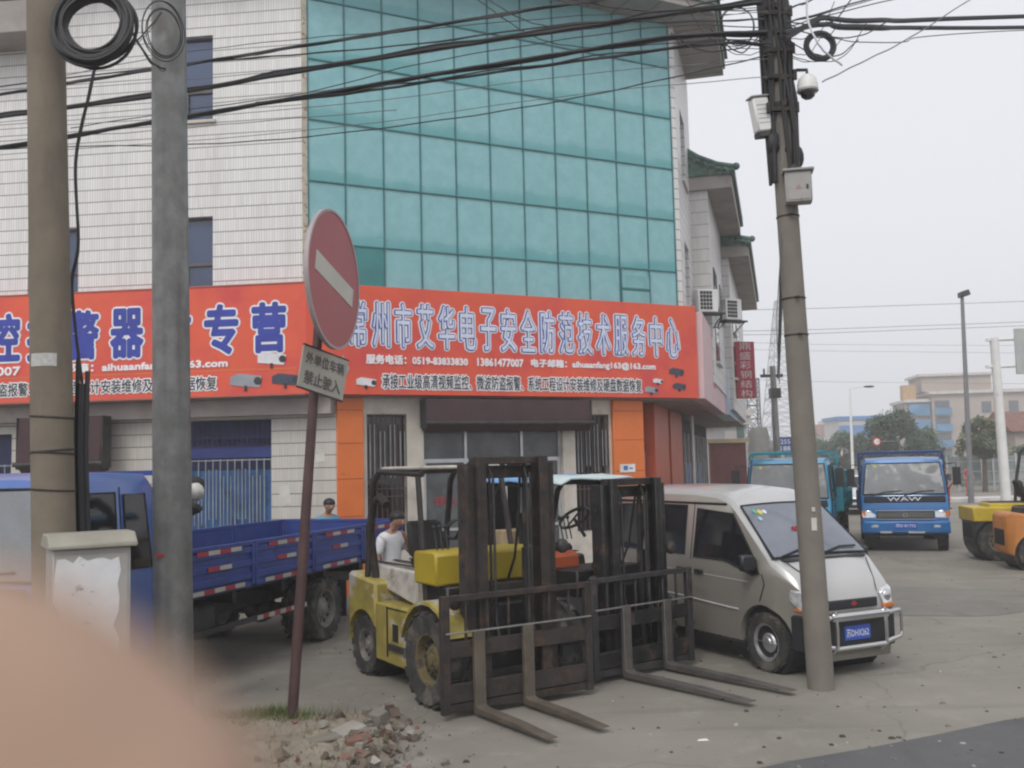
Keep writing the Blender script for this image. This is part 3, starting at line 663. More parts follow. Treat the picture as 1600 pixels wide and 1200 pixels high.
# ---- van
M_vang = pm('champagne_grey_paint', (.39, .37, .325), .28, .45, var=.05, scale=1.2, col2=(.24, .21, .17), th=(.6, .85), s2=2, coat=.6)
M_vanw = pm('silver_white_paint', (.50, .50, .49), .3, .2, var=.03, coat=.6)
def van():
    t = thing('parked_van', 'silver and grey minivan with chrome bull bar behind the concrete pole', 'van', (3.15, 10.72, 0), heading((.438, -.9)))
    def hy(z, k=1.0):
        pts = [(0.2, .72), (.45, .765), (.8, .78), (1.0, .77), (1.78, .655)]
        for (a, b), (c, d) in zip(pts, pts[1:]):
            if z <= c: return (b + (d - b) * max(0, (z - a)) / (c - a)) * k
        return .655 * k
    st = [(-3.10, 1.55, .93), (-3.06, 1.76, .97), (-2.9, 1.83, .99), (-2.2, 1.865, 1), (-1.2, 1.86, 1), (-.80, 1.83, 1), (-.58, 1.775, 1), (-.46, 1.69, 1), (.16, 1.15, .99), (.22, 1.115, .98), (.62, .92, .95), (.74, .80, .92), (.79, .62, .89), (.79, .36, .86)]
    rings = []
    for x, zt, k in st:
        zb = .27; zs = [zb, min(.45, zt - .2), min(.8, zt - .14), min(.98, zt - .08), zt - .07]
        half = [(hy(z, k), z) for z in zs]
        e = hy(zt - .07, k)
        half += [(e - .045, zt - .015), (e - .16, zt + .01), (e * .4, zt + .03)]
        ring = [(x, -y, z) for y, z in half] + [(x, y, z) for y, z in reversed(half)]
        rings.append(ring)
    s = MB(); s.loft(rings); b = s.build('body', [M_vang, M_vanw], t, smooth=50)
    for xx in (0, -2.55):
        c = MB(); c.cyl((xx, -1.2, .31), (xx, 1.2, .31), .375, n=28); c.box(xx - .36, xx + .36, -1.2, 1.2, -.1, .3)
        carve(b, c.build('c', M_seam, smooth=0))
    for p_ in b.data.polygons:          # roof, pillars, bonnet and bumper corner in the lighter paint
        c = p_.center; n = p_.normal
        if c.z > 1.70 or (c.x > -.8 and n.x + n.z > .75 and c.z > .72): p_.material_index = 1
    s = MB(); s.box(-2.95, .6, -.6, .6, .22, .5); s.cyl((0, -.7, .31), (0, .7, .31), .36, n=24); s.cyl((-2.55, -.7, .31), (-2.55, .7, .31), .36, n=24); s.build('underbody', M_plastic, t)
    for sd in (-1, 1):
        def sp(x, z, o=.006): return (x, sd * (hy(z) + o), z)
        wins = [('front_window', [(-.5, 1.08), (-.12, .98), (-.02, 1.0), (-.08, 1.12), (-.50, 1.60), (-1.14, 1.64), (-1.16, 1.10), (-.6, 1.10)]),
                ('window', [(-2.08, 1.12), (-1.34, 1.12), (-1.34, 1.67), (-2.06, 1.67)]), ('window', [(-2.9, 1.12), (-2.22, 1.12), (-2.20, 1.67), (-2.8, 1.65)])]
        for nm, pl in wins:
            s = MB(); n = len(pl)
            s.add([sp(x, z, .007) for x, z in pl] + [sp(x, z, -.02) for x, z in pl], [list(range(n)), list(range(2 * n - 1, n - 1, -1))] + [(i, (i + 1) % n, (i + 1) % n + n, i + n) for i in range(n)])
            w_ = s.build(nm, M_winglass, t, smooth=0)
            strip(w_, [sp(x, z, .006) for x, z in pl] + [sp(*pl[0], .006)], .011, M_seam, 'rubber_seal')
        for nm, pl in (('door_gap', [(-1.2, .33), (-1.22, 1.1), (-1.2, 1.72)]), ('door_gap', [(-2.14, .33), (-2.14, 1.72)]), ('door_gap', [(.02, 1.0), (.06, .9), (-.02, .72)])):
            strip(b, [sp(x, z, .001) for x, z in pl], .006, M_seam, nm)
        strip(b, [sp(x, z, .004) for x, z in ((-2.9, .66), (-1.5, .64), (-.5, .60), (-.38, .60))], .012, M_vanw, 'side_moulding')
        strip(b, [sp(x, z, .003) for x, z in ((-3.0, .93), (-1.5, .93), (-.2, .90))], .005, M_vanw, 'crease')
        strip(b, [sp(x, 1.70, .0) for x in (-3.0, -2, -1, -.62)], .014, M_seam, 'rain_gutter')
        s = MB(); s.box(-1.12, -.97, sd * .785 - .02, sd * .785 + .02, .92, .965); s.build('door_handle', M_plastic, b, bevel=.008)
        s = MB(); s.box(-1.46, -1.32, sd * .785 - .02, sd * .785 + .02, .92, .965); s.build('door_handle', M_plastic, b, bevel=.008)
        s = MB(); s.loft([[(-.10, sd * .76, 1.06), (-.04, sd * .76, 1.06), (-.04, sd * .76, 1.14), (-.10, sd * .76, 1.14)], [(-.12, sd * .82, 1.03), (-.02, sd * .82, 1.03), (-.02, sd * .82, 1.2), (-.12, sd * .82, 1.2)], [(-.13, sd * .98, 1.03), (-.05, sd * .98, 1.03), (-.05, sd * .98, 1.2), (-.13, sd * .98, 1.2)]])
        s.build('wing_mirror', M_plastic, t, bevel=.02)
        s = MB()
        s.loft([[(.37, sd * .775, .87), (.37, sd * .785, .76), (.37, sd * .6, .76), (.37, sd * .6, .87)], [(.60, sd * .765, .86), (.60, sd * .772, .66), (.60, sd * .6, .66), (.60, sd * .6, .86)], [(.765, sd * .71, .84), (.815, sd * .70, .68), (.86, sd * .5, .66), (.80, sd * .46, .80)], [(.70, sd * .70, .85), (.82, sd * .69, .67), (.855, sd * .5, .66), (.77, sd * .46, .83)]][:3])
        h = s.build('headlight', M_lamp, t, bevel=.015)
        s = MB(); s.loft([[(.46, sd * .785, .70), (.46, sd * .785, .655), (.46, sd * .6, .655), (.46, sd * .6, .70)], [(.825, sd * .715, .685), (.825, sd * .715, .635), (.868, sd * .49, .635), (.868, sd * .49, .685)]]); s.build('indicator', M_amber, h, bevel=.01)
        s = MB(); s.ball((.80, sd * .6, .755), (.05, .07, .06)); s.build('lens', M_chrome, h)
        for xx in (0, -2.55): wheel(t, xx, sd * .655, .30, .18, .19, sd, M_alu)
    # windscreen
    def ws(u, v, o): # u -1..1, v 0..1
        x = -.45 + (.15 + .45) * (1 - v); z = 1.675 - (1.675 - 1.16) * (1 - v) + 0
        k = .615 + (.70 - .60) * (1 - v); return (x + o * .7 + .045 * (1 - u * u), u * k, z + o * .7 + .022 * (1 - u * u))
    s = MB(); N = 8
    top = [[ws(-1 + 2 * i / N, j / 4, .012) for i in range(N + 1)] for j in range(5)]; bot = [[ws(-1 + 2 * i / N, j / 4, -.03) for i in range(N + 1)] for j in range(5)]
    s.loft([tp + bt[::-1] for tp, bt in zip(top, bot)]); wsn = s.build('windscreen', M_screen, t, smooth=40)
    ed = [ws(-1 + 2 * i / N, 0, .012) for i in range(N + 1)] + [ws(1, j / 4, .012) for j in range(5)] + [ws(1 - 2 * i / N, 1, .012) for i in range(N + 1)] + [ws(-1, 1 - j / 4, .012) for j in range(5)]
    strip(wsn, ed, .012, M_seam, 'rubber_seal')
    for (u, v, r_, m_) in ((-.80, .86, .032, pm('sticker_green', (.10, .42, .25), .5)), (-.70, .84, .036, pm('sticker_yellow', (.65, .52, .08), .5)), (-.60, .84, .030, pm('sticker_white', (.6, .65, .75), .5)), (-.78, .72, .028, pm('sticker_cyan', (.3, .6, .62), .5))):
        c = Vector(ws(u, v, .016)); nn = Vector((.67, 0, .74)); s = MB(); s.cyl(c - nn * .002, c + nn * .003, r_, n=16); s.build('sticker', m_, wsn, smooth=0)
    s = MB(); c = Vector(ws(-.2, .45, -.01)); s.box(c.x - .02, c.x + .03, c.y - .05, c.y + .05, c.z - .02, c.z + .06); s.build('red_charm', M_red, wsn, bevel=.01)
    s = MB(); s.tube([ws(-.85, .0, .03), ws(-.4, .10, .03), ws(.02, .11, .03)], .011, 5); s.build('wiper', M_plastic, t)
    s = MB(); s.tube([ws(-.0, .0, .03), ws(.4, .09, .03), ws(.8, .10, .03)], .011, 5); s.build('wiper', M_plastic, t)
    s = MB(); s.box(.13, .24, -.64, .64, 1.125, 1.155); s.build('scuttle', M_plastic, t, bevel=.015)
    strip(b, [(.24, -.62, 1.12), (.62, -.50, .935), (.77, -.45, .81)], .006, M_seam, 'bonnet_gap'); strip(b, [(.24, .62, 1.12), (.62, .50, .935), (.77, .45, .81)], .006, M_seam, 'bonnet_gap')
    s = MB(); s.box(.76, .835, -.42, .42, .66, .755); gr = s.build('grille', M_plastic, t, bevel=.01)
    s = MB(); s.prism([(-.06, .71), (0, .74), (.06, .71), (0, .685)], 'x', .835, .842); s.build('badge', M_red, gr, smooth=0)
    s = MB(); s.loft([[(.385, -.79, .62), (.385, .79, .62), (.385, .79, .26), (.385, -.79, .26)], [(.80, -.73, .625), (.80, .73, .625), (.80, .73, .26), (.80, -.73, .26)], [(.88, -.5, .62), (.88, .5, .62), (.88, .5, .26), (.88, -.5, .26)]])
    bp = s.build('bumper', M_plastic, t, bevel=.02)
    s = MB(); s.box(.885, .90, -.22, .22, .36, .50); pl_ = s.build('number_plate', M_plate, t)
    text('苏DHX262', .38, .085, M_swhite, pl_, (.903, 0, .43), rotm=Matrix.Rotation(R(90), 4, 'Z'), offset=.01)
    s = MB(); s.tube([(1.0, -.48, .60), (1.0, .48, .60)], .042, 10); s.tube([(1.0, -.42, .66), (1.03, -.42, .5), (1.02, -.42, .3), (.85, -.42, .24)], .028, 8); s.tube([(1.0, .42, .66), (1.03, .42, .5), (1.02, .42, .3), (.85, .42, .24)], .028, 8)
    s.tube([(1.02, -.42, .30), (1.02, .42, .30)], .022, 8)
    for sd in (-1, 1): s.tube([(1.0, sd * .42, .60), (.96, sd * .66, .61), (.90, sd * .76, .60), (.88, sd * .79, .56), (.88, sd * .79, .38), (.90, sd * .75, .34), (1.0, sd * .42, .31)], .024, 8)
    s.build('bull_bar', M_chrome, t)
    return t
vn = van()
def reshape(root, f):
    done = set()
    for o in root.children_recursive:
        if o.type == 'MESH' and o.data.name not in done:
            done.add(o.data.name)
            for v in o.data.vertices: v.co = f(v.co)
def vshape(c):
    k = max(0, min(1, (c.x - .15) / .35)); return Vector((c.x if c.x < .34 else .34 + (c.x - .34) * .5, c.y * .90 * (1 - .13 * k), c.z))
reshape(vn, vshape)
# ---- trucks
def truck(loc, h, label, body, bedm, cabw=1.86, cabh=2.15, bed=3.6, bedz=(.92, 1.42), rack=False, front='dark', wr=.37, group='small flatbed trucks', cablen=1.55, words=None, zbot=.48, driver=False, bedw=2.0, lowtape=True, wfrac=.60):
    t = thing('flatbed_truck', label, 'truck', loc, heading(h), group); hw = cabw / 2; xb = -cablen       # x = 0 is the front face
    zb, zw, zt = zbot, 1.22, cabh
    rings = []
    for x, z1, k in ((xb, cabh - .08, .97), (xb + .12, cabh, 1), (-.55, cabh + .01, 1), (-.34, cabh - .05, .97), (-.06, 1.28, .985), (0, 1.16, .98), (.03, 1.02, .97)):
        zs = [zb, min(.8, z1 - .25), min(zw, z1 - .1), z1 - .08]
        hf = [(hw * .97 * k, zs[0]), (hw * k, zs[1]), (hw * k, zs[2]), (hw * k * (1 if z1 < 1.4 else .93), zs[3]), (hw * k * (.95 if z1 < 1.4 else .86), z1), (hw * .4, z1 + .02)]
        rings.append([(x, -y, z) for y, z in hf] + [(x, y, z) for y, z in reversed(hf)])
    s = MB(); s.loft(rings); b = s.build('cab', body, t, smooth=45)
    xa = -.62
    c = MB(); c.cyl((xa, -1.5, wr), (xa, 1.5, wr), wr + .09, n=24); c.box(xa - wr - .08, xa + wr + .08, -1.5, 1.5, -.2, wr); carve(b, c.build('c', M_seam, smooth=0))
    for sd in (-1, 1):
        s = MB(); s.lathe([(wr + .086, -.16), (wr + .086, .16), (wr + .075, .16), (wr + .075, -.16)], (xa, sd * (hw - .2), wr), 'y', 28); s.v = [v if v.z > wr * .8 else Vector((v.x, v.y, wr * .8)) for v in s.v]; s.build('wheel_arch', M_plastic, t)
    s = MB(); s.box(xb + .05, -.02, -hw * .62, hw * .62, .36, zb + .2); s.build('engine_block', M_grease, t, bevel=.03)
    def fx(z): return -.06 - (z - 1.28) * .28 / (cabh - .05 - 1.28)
    # windscreen
    N = 6; k0, k1 = hw * .93, hw * .84; z0, z1 = 1.30, cabh - .12
    def wsc(u, v, o): z = z0 + (z1 - z0) * v; return (fx(z) + o + .0 * (1 - u * u), u * (k0 + (k1 - k0) * v), z + o * .25)
    s = MB(); s.loft([[wsc(-1 + 2 * i / N, v, .022) for i in range(N + 1)] + [wsc(1 - 2 * i / N, v, -.03) for i in range(N + 1)] for v in (0, .5, 1)]); w_ = s.build('windscreen', front if not isinstance(front, str) else M_screen, t, smooth=0)
    strip(w_, [wsc(a, c_, .02) for a, c_ in ((-1, 0), (0, 0), (1, 0), (1, 1), (0, 1), (-1, 1), (-1, 0))], .016, M_seam, 'rubber_seal')
    for a, c_ in ((-.8, 0), (.0, .75)):
        s = MB(); s.tube([wsc(a, -.04, .03), wsc(a + .35, .07, .035), wsc(a + .75, .1, .035)], .01, 5); s.build('wiper', M_plastic, t)
    for k, (u, v, m_) in enumerate(((-.84, .9, pm('sticker_green', (.1, .42, .25))), (-.74, .9, pm('sticker_yellow', (.65, .52, .08))))):
        cc = wsc(u, v, .028); s = MB(); s.box(cc[0] - .003, cc[0], cc[1] - .035, cc[1] + .035, cc[2] - .035, cc[2] + .03); s.build('sticker', m_, w_)
    for sd in (-1, 1):
        ys = lambda z: hw * (1 if z <= zw else 1 - .07 * (z - zw) / (cabh - .08 - zw))
        spt = lambda x, z, o: (x, sd * (ys(z) + o), z)
        pls = [[(xb + .62, 1.28), (-.24, 1.24), (-.42, cabh - .17), (xb + .62, cabh - .17)]] + ([[(xb + .14, 1.30), (xb + .50, 1.30), (xb + .50, cabh - .19), (xb + .2, cabh - .19)]] if cablen > 1.5 else [])
        for pl in pls:
            s = MB(); n = len(pl); s.add([spt(x, z, .008) for x, z in pl] + [spt(x, z, -.02) for x, z in pl], [list(range(n)), list(range(2 * n - 1, n - 1, -1))] + [(i, (i + 1) % n, (i + 1) % n + n, i + n) for i in range(n)])
            g_ = s.build('side_window', M_winglass, t, smooth=0); strip(g_, [spt(x, z, .006) for x, z in pl + [pl[0]]], .012, M_seam, 'rubber_seal')
        strip(b, [spt(x, z, .002) for x, z in ((xb + .55, cabh - .12), (xb + .55, 1.25), (xb + .55, .7))], .006, M_seam, 'door_gap')
        strip(b, [spt(x, z, .002) for x, z in ((-.12, 1.22), (-.1, .95), (-.16, .8))], .006, M_seam, 'door_gap')
        s = MB(); s.box(xb + .62, xb + .76, sd * hw - .02 * sd, sd * (hw + .03), 1.08, 1.12) if sd > 0 else s.box(xb + .62, xb + .76, sd * (hw + .03), sd * hw + .02, 1.08, 1.12)
        s.build('door_handle', M_plastic, b)
        s = MB(); s.tube([(-.2, sd * (hw - .05), cabh - .15), (-.05, sd * (hw + .17), cabh - .13), (-.04, sd * (hw + .19), cabh - .45), (-.2, sd * (hw - .02), cabh - .75)], .012, 6)
        a_, b_ = sorted((sd * (hw + .1), sd * (hw + .27))); s.box(-.1, -.03, a_, b_, cabh - .62, cabh - .22); s.build('wing_mirror', M_plastic, t, bevel=.015)
        a_, b_ = sorted((sd * hw * .66, sd * hw * .975)); s = MB(); s.loft([[(.0, a_, .76), (.0, b_, .76), (.0, b_, .98), (.0, a_, .94)], [(.05, a_, .77), (.035, b_, .77), (.02, b_, .96), (.045, a_, .92)]]); hl = s.build('headlight', M_lamp, t, bevel=.012)
        a_, b_ = sorted((sd * hw * .9, sd * hw * .985)); s = MB(); s.box(.0, .045, a_, b_, .80, .93); s.build('indicator', M_amber, hl)
        a_, b_ = sorted((sd * hw * .62, sd * hw * .78)); s = MB(); s.box(.06, .085, a_, b_, .55, .61); s.build('fog_lamp', M_lamp, t, bevel=.01)
        wheel(t, xa, sd * (hw - .14), wr, .2, wr * .58, sd, M_rimg)
        xr = -cablen - bed * wfrac
        wheel(t, xr, sd * (bedw / 2 - .12), wr, .22, wr * .6, sd, M_rimg); wheel(t, xr, sd * (bedw / 2 - .36), wr, .2, wr * .6, sd, M_rimg)
    s = MB(); s.box(.012, .04, -hw * .92, hw * .92, 1.12, 1.26); gp = s.build('front_panel', M_plastic, t, bevel=.015)
    if words: text(words, .72, .085, M_swhite, gp, (.043, 0, 1.195), rotm=Matrix.Rotation(R(90), 4, 'Z'), offset=.02)
    s = MB(); s.box(.018, .045, -hw * .64, hw * .64, .76, .92); gr = s.build('grille', M_plastic, t)
    s = MB()
    for z in (.79, .82, .85, .88): s.box(.045, .052, -hw * .62, hw * .62, z, z + .008)
    s.box(.03, .06, -hw * .66, hw * .66, .925, .945); s.box(.03, .06, -hw * .66, hw * .66, .735, .75); s.lathe([(.04, .048), (.05, .048), (.05, .062), (.04, .062)], (0, 0, .84), 'x', 20); s.build('grille_trim', M_chrome, gr)
    s = MB(); s.loft([[(-.3, -hw * 1.0, .70), (-.3, hw * 1.0, .70), (-.3, hw * 1.0, .42), (-.3, -hw * 1.0, .42)], [(.02, -hw * 1.0, .70), (.02, hw * 1.0, .70), (.02, hw * 1.0, .42), (.02, -hw * 1.0, .42)], [(.075, -hw * .9, .68), (.075, hw * .9, .68), (.075, hw * .9, .44), (.075, -hw * .9, .44)]]); s.build('bumper', body, t, bevel=.02)
    s = MB(); s.box(.078, .09, -.24, .24, .53, .67); pl_ = s.build('number_plate', M_plate, t); text('苏D·B1732', .42, .08, M_swhite, pl_, (.093, 0, .6), rotm=Matrix.Rotation(R(90), 4, 'Z'))
    s = MB(); s.box(.05, .08, -.55, -.3, .43, .47); s.box(.05, .08, .05, .4, .43, .47); s.build('tow_hook', M_alu, t)
    # chassis + bed
    x0 = xb - .12; x1 = x0 - bed; zf, zg = bedz; bw = bedw / 2
    s = MB(); s.box(x1 + .1, xb + .4, -.42, -.32, .55, .75); s.box(x1 + .1, xb + .4, .32, .42, .55, .75)
    for i in range(6): s.box(x1 + .2 + i * (bed - .3) / 5, x1 + .27 + i * (bed - .3) / 5, -bw + .05, bw - .05, .76, zf - .04)
    s.cyl((xb - bed * wfrac - 0, -bw + .3, wr), (xb - bed * wfrac, bw - .3, wr), .07); s.ball((xb - bed * wfrac, 0, wr), (.2, .22, .2)); s.build('chassis', M_grease, t)
    s = MB(); s.box(x1, x0, -bw, bw, zf - .04, zf); s.build('bed_floor', M_grease, t)
    s = MB(); s.box(-cablen - 1.0, -cablen - .35, bw - .55, bw - .12, .45, .8); s.build('fuel_tank', M_iron, t, bevel=.04)
    s = MB(); s.box(-cablen - 1.0, -cablen - .45, -bw + .12, -bw + .5, .5, .8); s.build('battery_box', M_plastic, t, bevel=.02)
    def panel(a, b_, axis, pos, outs):
        t0 = .035; s = MB(); hgt = zg - zf
        def bx(u0, u1, d0, d1, z0_, z1_):
            d0, d1 = sorted((pos + outs * d0, pos + outs * d1))
            if axis == 'x': s.box(u0, u1, d0, d1, z0_, z1_)
            else: s.box(d0, d1, u0, u1, z0_, z1_)
        bx(a, b_, 0, .02, zf, zg)
        for k in range(3): bx(a + .05, b_ - .05, .021, .042, zf + .07 + k * hgt / 3.3, zf + .07 + k * hgt / 3.3 + hgt * .14)
        bx(a, b_, -.01, .045, zg - .03, zg + .012); bx(a, a + .045, -.005, .05, zf, zg - .03); bx(b_ - .045, b_, -.005, .05, zf, zg - .03); bx(a + .045, b_ - .045, -.005, .035, zf - .02, zf + .035)
        return s.build('side_gate' if axis == 'x' else 'end_gate', bedm, t, bevel=.004)
    nseg = 4; L_ = (x0 - x1) / nseg
    for sd in (-1, 1):
        for i in range(nseg):
            a_, b_ = x1 + i * L_ + .008, x1 + (i + 1) * L_ - .008
            pn = panel(a_, b_, 'x', sd * bw, sd)
            if lowtape:
                for z_, (u0, u1) in ((zg - .075, (.2, .8)), (zf + .0, (.15, .85)), ((zf + zg) / 2 - .01, (.34, .66))):
                    n_ = max(2, round((u1 - u0) * 7)); st_ = (b_ - a_) * (u1 - u0) / n_
                    for j in range(n_):
                        c_, d_ = sorted((sd * (bw + .046), sd * (bw + .052))); s = MB(); xx = a_ + (b_ - a_) * u0 + j * st_
                        s.box(xx, xx + st_, c_, d_, z_, z_ + .045); s.build('reflector', M_red if j % 2 else M_refl, pn, smooth=0)
        # under-run rail
        c_, d_ = sorted((sd * (bw - .02), sd * (bw - .05))); s = MB(); s.box(-cablen - bed * wfrac + wr + .12, xb - .25, c_, d_, .50, .56)
        rl = s.build('guard_rail', M_iron, t)
        if lowtape:
            for j in range(9):
                c_, d_ = sorted((sd * (bw - .018), sd * (bw - .012))); s = MB(); xx = -cablen - bed * wfrac + wr + .14 + j * .125
                if xx + .12 < xb - .25: s.box(xx, xx + .12, c_, d_, .505, .555); s.build('reflector', M_red if j % 2 else M_refl, rl, smooth=0)
        s = MB(); c_, d_ = sorted((sd * (bw - .42), sd * (bw - .02))); s.box(-cablen - bed * wfrac - wr - .16, -cablen - bed * wfrac - wr - .14, c_, d_, .22, .7); s.build('mud_flap', M_black, t)
    panel(-bw, bw, 'y', x1, -1); panel(-bw, bw, 'y', x0, 1)
    s = MB()
    for y in (-bw + .05, bw - .05): s.box(x0 + .0, x0 + .05, y - .03, y + .03, zg, cabh + (.12 if rack else .0))
    for z in ((zg + cabh) / 2, cabh + (.1 if rack else -.02)): s.box(x0, x0 + .045, -bw + .05, bw - .05, z, z + .05)
    if rack: s.tube([(x0, -hw + .02, cabh), (-.45, -hw + .06, cabh + .02), (-.45, -hw + .12, cabh + .15), (-.45, hw - .12, cabh + .15), (-.45, hw - .06, cabh + .02), (x0, hw - .02, cabh)], .022, 8)
    s.build('headboard_rack', bedm, t)
    return t
M_rimg = pm('grey_steel_rim', (.20, .19, .175), .6, .2, var=.25, scale=8, col2=(.12, .09, .07), th=(.5, .7), s2=6)
M_bluecab = pm('blue_cab_paint', (.085, .16, .44), .3, .1, var=.06, coat=.4, col2=(.10, .14, .34), th=(.62, .85), s2=2)
M_bluebed = pm('blue_bed_paint', (.03, .06, .25), .42, .1, var=.12, scale=3, col2=(.05, .05, .16), th=(.55, .72), s2=4)
M_blue2 = pm('bright_blue_paint', (.03, .155, .40), .28, .1, var=.06, coat=.4, col2=(.05, .12, .25), th=(.6, .85), s2=2)
M_bed2 = pm('dark_blue_bed', (.02, .05, .17), .5, var=.15)
M_tealc = pm('teal_blue_paint', (.03, .22, .38), .3, .1, var=.06, coat=.4)
M_tealb = pm('teal_bed', (.02, .22, .28), .5, var=.12)
M_screenD = pm('shaded_windscreen', (.085, .095, .10), .1, .1, var=.3, scale=1.2, spec=.8, col2=(.15, .15, .15), th=(.5, .75), s2=1.8)
M_screen2 = pm('reflection_toned_windscreen', (.19, .20, .215), .12, .15, var=.12, scale=1.5, spec=.9, col2=(.14, .145, .15), th=(.4, .8), s2=1.4)  # paler base colour stands in for reflections on the near truck's glass
# near truck: heading (-.295,-.955); near side gate starts at (-3.29,10.2)
hN = Vector((-.295, -.955, 0)).normalized(); lN = Vector((-hN.y, hN.x, 0))     # left of the truck = side we see
p_front_side = Vector((-3.29, 10.2, 0)) + hN * .28
front = p_front_side + hN * (1.62 + .12) - lN * 1.0
truck(tuple(front), (hN.x, hN.y), 'blue flatbed truck with empty blue bed parked left of the yellow forklift', M_bluecab, M_bluebed, cabw=1.84, cabh=2.19, bed=5.5, wfrac=.60, bedz=(.93, 1.40), wr=.40, cablen=1.62, front=M_screen2)
hW = Vector((-.335, -.942, 0)).normalized()
truck((8.85, 22.7, 0), (hW.x, hW.y), 'bright blue truck facing the street with white letters below its windscreen', M_blue2, M_bed2, cabw=1.88, cabh=2.12, bed=3.9, bedz=(.9, 1.35), rack=True, words='WAW', wr=.36, front=M_screenD, lowtape=False)
hT = Vector((-.375, -.927, 0)).normalized()
truck((5.95, 21.8, 0), (hT.x, hT.y), 'teal blue truck behind the silver van roof, partly hidden by the pole', M_tealc, M_tealb, cabw=1.84, cabh=2.16, bed=3.6, bedz=(.95, 1.85), rack=True, wr=.37, lowtape=False, front=M_screenD)
# ---- forklifts
def forklift(loc, h, label, body, mastm, W=1.57, mh=2.27, mw=.425, fl=1.12, wr=.43, rr=.31, wb=1.72, roof=None, cowl=None, hoodm=None, guard=True, brh=1.06, fork_y=(-.46, .06), forkm=None, cab_extra=None, roofz=2.15, cowly=None, gx=0.0, cap=None, bare=False):
    t = thing('forklift', label, 'forklift', loc, heading(h), 'forklifts'); hb = .54
    forkm = forkm or M_rust
    # counterweight and chassis
    s = MB(); s.loft([[(-wb - .48, -hb + .12, .34), (-wb - .48, hb - .12, .34), (-wb - .48, hb - .12, 1.0), (-wb - .48, -hb + .12, 1.0)], [(-wb - .36, -hb, .26), (-wb - .36, hb, .26), (-wb - .36, hb, 1.07), (-wb - .36, -hb, 1.07)], [(-wb + .32, -hb, .22), (-wb + .32, hb, .22), (-wb + .32, hb, 1.0), (-wb + .32, -hb, 1.0)]])
    cw_ = s.build('counterweight', body, t, bevel=.03)
    c = MB(); c.cyl((-wb, -.9, rr), (-wb, .9, rr), rr + .07, n=24); c.box(-wb - rr - .06, -wb + rr + .06, -.9, .9, -.2, rr); carve(cw_, c.build('c', M_seam, smooth=0))
    s = MB(); s.cyl((-wb, -hb + .1, rr), (-wb, hb - .1, rr), rr + .065, n=20); s.build('axle_housing', M_grease, t)
    s = MB(); s.prism([(-wb + .33, .22), (-.3, .2), (.12, .45), (.12, .62), (-.28, .66), (-.62, .80), (-wb + .33, .80)], 'y', -hb, hb); ch = s.build('chassis', body, t, bevel=.015)
    c = MB(); c.cyl((0, -.9, wr), (0, .9, wr), wr + .06, n=28); carve(ch, c.build('c', M_seam, smooth=0))
    for sd in (-1, 1):          # fenders
        s = MB(); pts = []
        if bare and sd > 0: break
        for k in range(9):
            a = R(28 + k * 17); pts.append((math.cos(a) * (wr + .10), wr + math.sin(a) * (wr + .10)))
        pin = [(math.cos(R(28 + k * 17)) * (wr + .07), wr + math.sin(R(28 + k * 17)) * (wr + .07)) for k in range(9)]
        a_, b_ = sorted((sd * (hb - .18), sd * (hb + .16))); s.prism(pts + pin[::-1], 'y', a_, b_); s.build('fender', body, t)
    for sd in (-1, 1):
        s = MB(); a_, b_ = sorted((sd * (hb - .06), sd * (hb + .03))); s.box(-1.05, -.5, a_, b_, .36, .42); s.build('step', M_iron, t)
        wheel(t, 0, sd * (hb + (.14 if bare and sd > 0 else .02)), wr, .27, wr * .55, sd, M_rimd if wr > .4 else M_rimg, tread=16, knob=8)
        wheel(t, -wb, sd * (hb - .12), rr, .2, rr * .55, sd, M_rimg, tread=14)
    if cap: s = MB(); s.box(-wb - .5, -.5, -hb - .02, hb + .02, .80, 1.085); s.build('counterweight_cap', cap, t, bevel=.02)
    # engine hood and seat
    s = MB(); s.loft([[(-wb - .15, -.4, .99), (-wb - .15, .4, .99), (-.72, .4, .8), (-.72, -.4, .8)], [(-wb - .12, -.38, 1.16), (-wb - .12, .38, 1.16), (-.76, .38, 1.14), (-.76, -.38, 1.14)]]); s.build('engine_hood', hoodm or body, t, bevel=.02)
    s = MB()
    for y in (-.3, -.1, .1, .3): s.box(-wb - .1, -.8, y - .02, y + .02, 1.168, 1.18)
    s.build('hood_slats', M_iron, t)
    s = MB(); s.box(-1.2, -.78, -.24, .24, 1.15, 1.27); st_ = s.build('seat', M_black, t, bevel=.04)
    s = MB(); s.loft([[(-1.26, -.22, 1.25), (-1.26, .22, 1.25), (-1.16, .22, 1.25), (-1.16, -.22, 1.25)], [(-1.36, -.2, 1.62), (-1.36, .2, 1.62), (-1.27, .2, 1.62), (-1.27, -.2, 1.62)]]); s.build('backrest', M_black, st_, bevel=.03)
    s = MB(); cy = cowly or (-.57, .54); s.prism([(-.45, 1.08), (-.45, 1.385), (-.05, 1.40), (.0, 1.37), (.0, 1.08)], 'y', *cy) if not cowly else s.prism([(-.60, .9), (-.6, 1.2), (-.4, 1.24), (-.30, 1.2), (-.3, .9)], 'y', *cy); cw2 = s.build('cowl', cowl or body, t, bevel=.02)
    s = MB(); s.box(-.42, .06, -.49, .49, .3, 1.075); s.box(.06, .2, -.3, .3, .2, .9); s.build('bulkhead', M_grease, t, bevel=.02)
    s = MB(); s.cyl((-.36, .02, 1.38), (-.52, .02, 1.56), .02); s.lathe([(.17, -.014), (.19, -.014), (.19, .014), (.17, .014)], (0, 0, 0), 'z', 24)
    nb = 24 * 4; Mx = Matrix.Translation((-.53, .02, 1.575)) @ Matrix.Rotation(R(-40), 4, 'Y')
    s.v[-nb:] = [Mx @ v for v in s.v[-nb:]]; s.tube([Mx @ Vector((-.17, 0, 0)), Mx @ Vector((.17, 0, 0))], .012, 6); s.build('steering_wheel', M_plastic, t)
    s = MB()
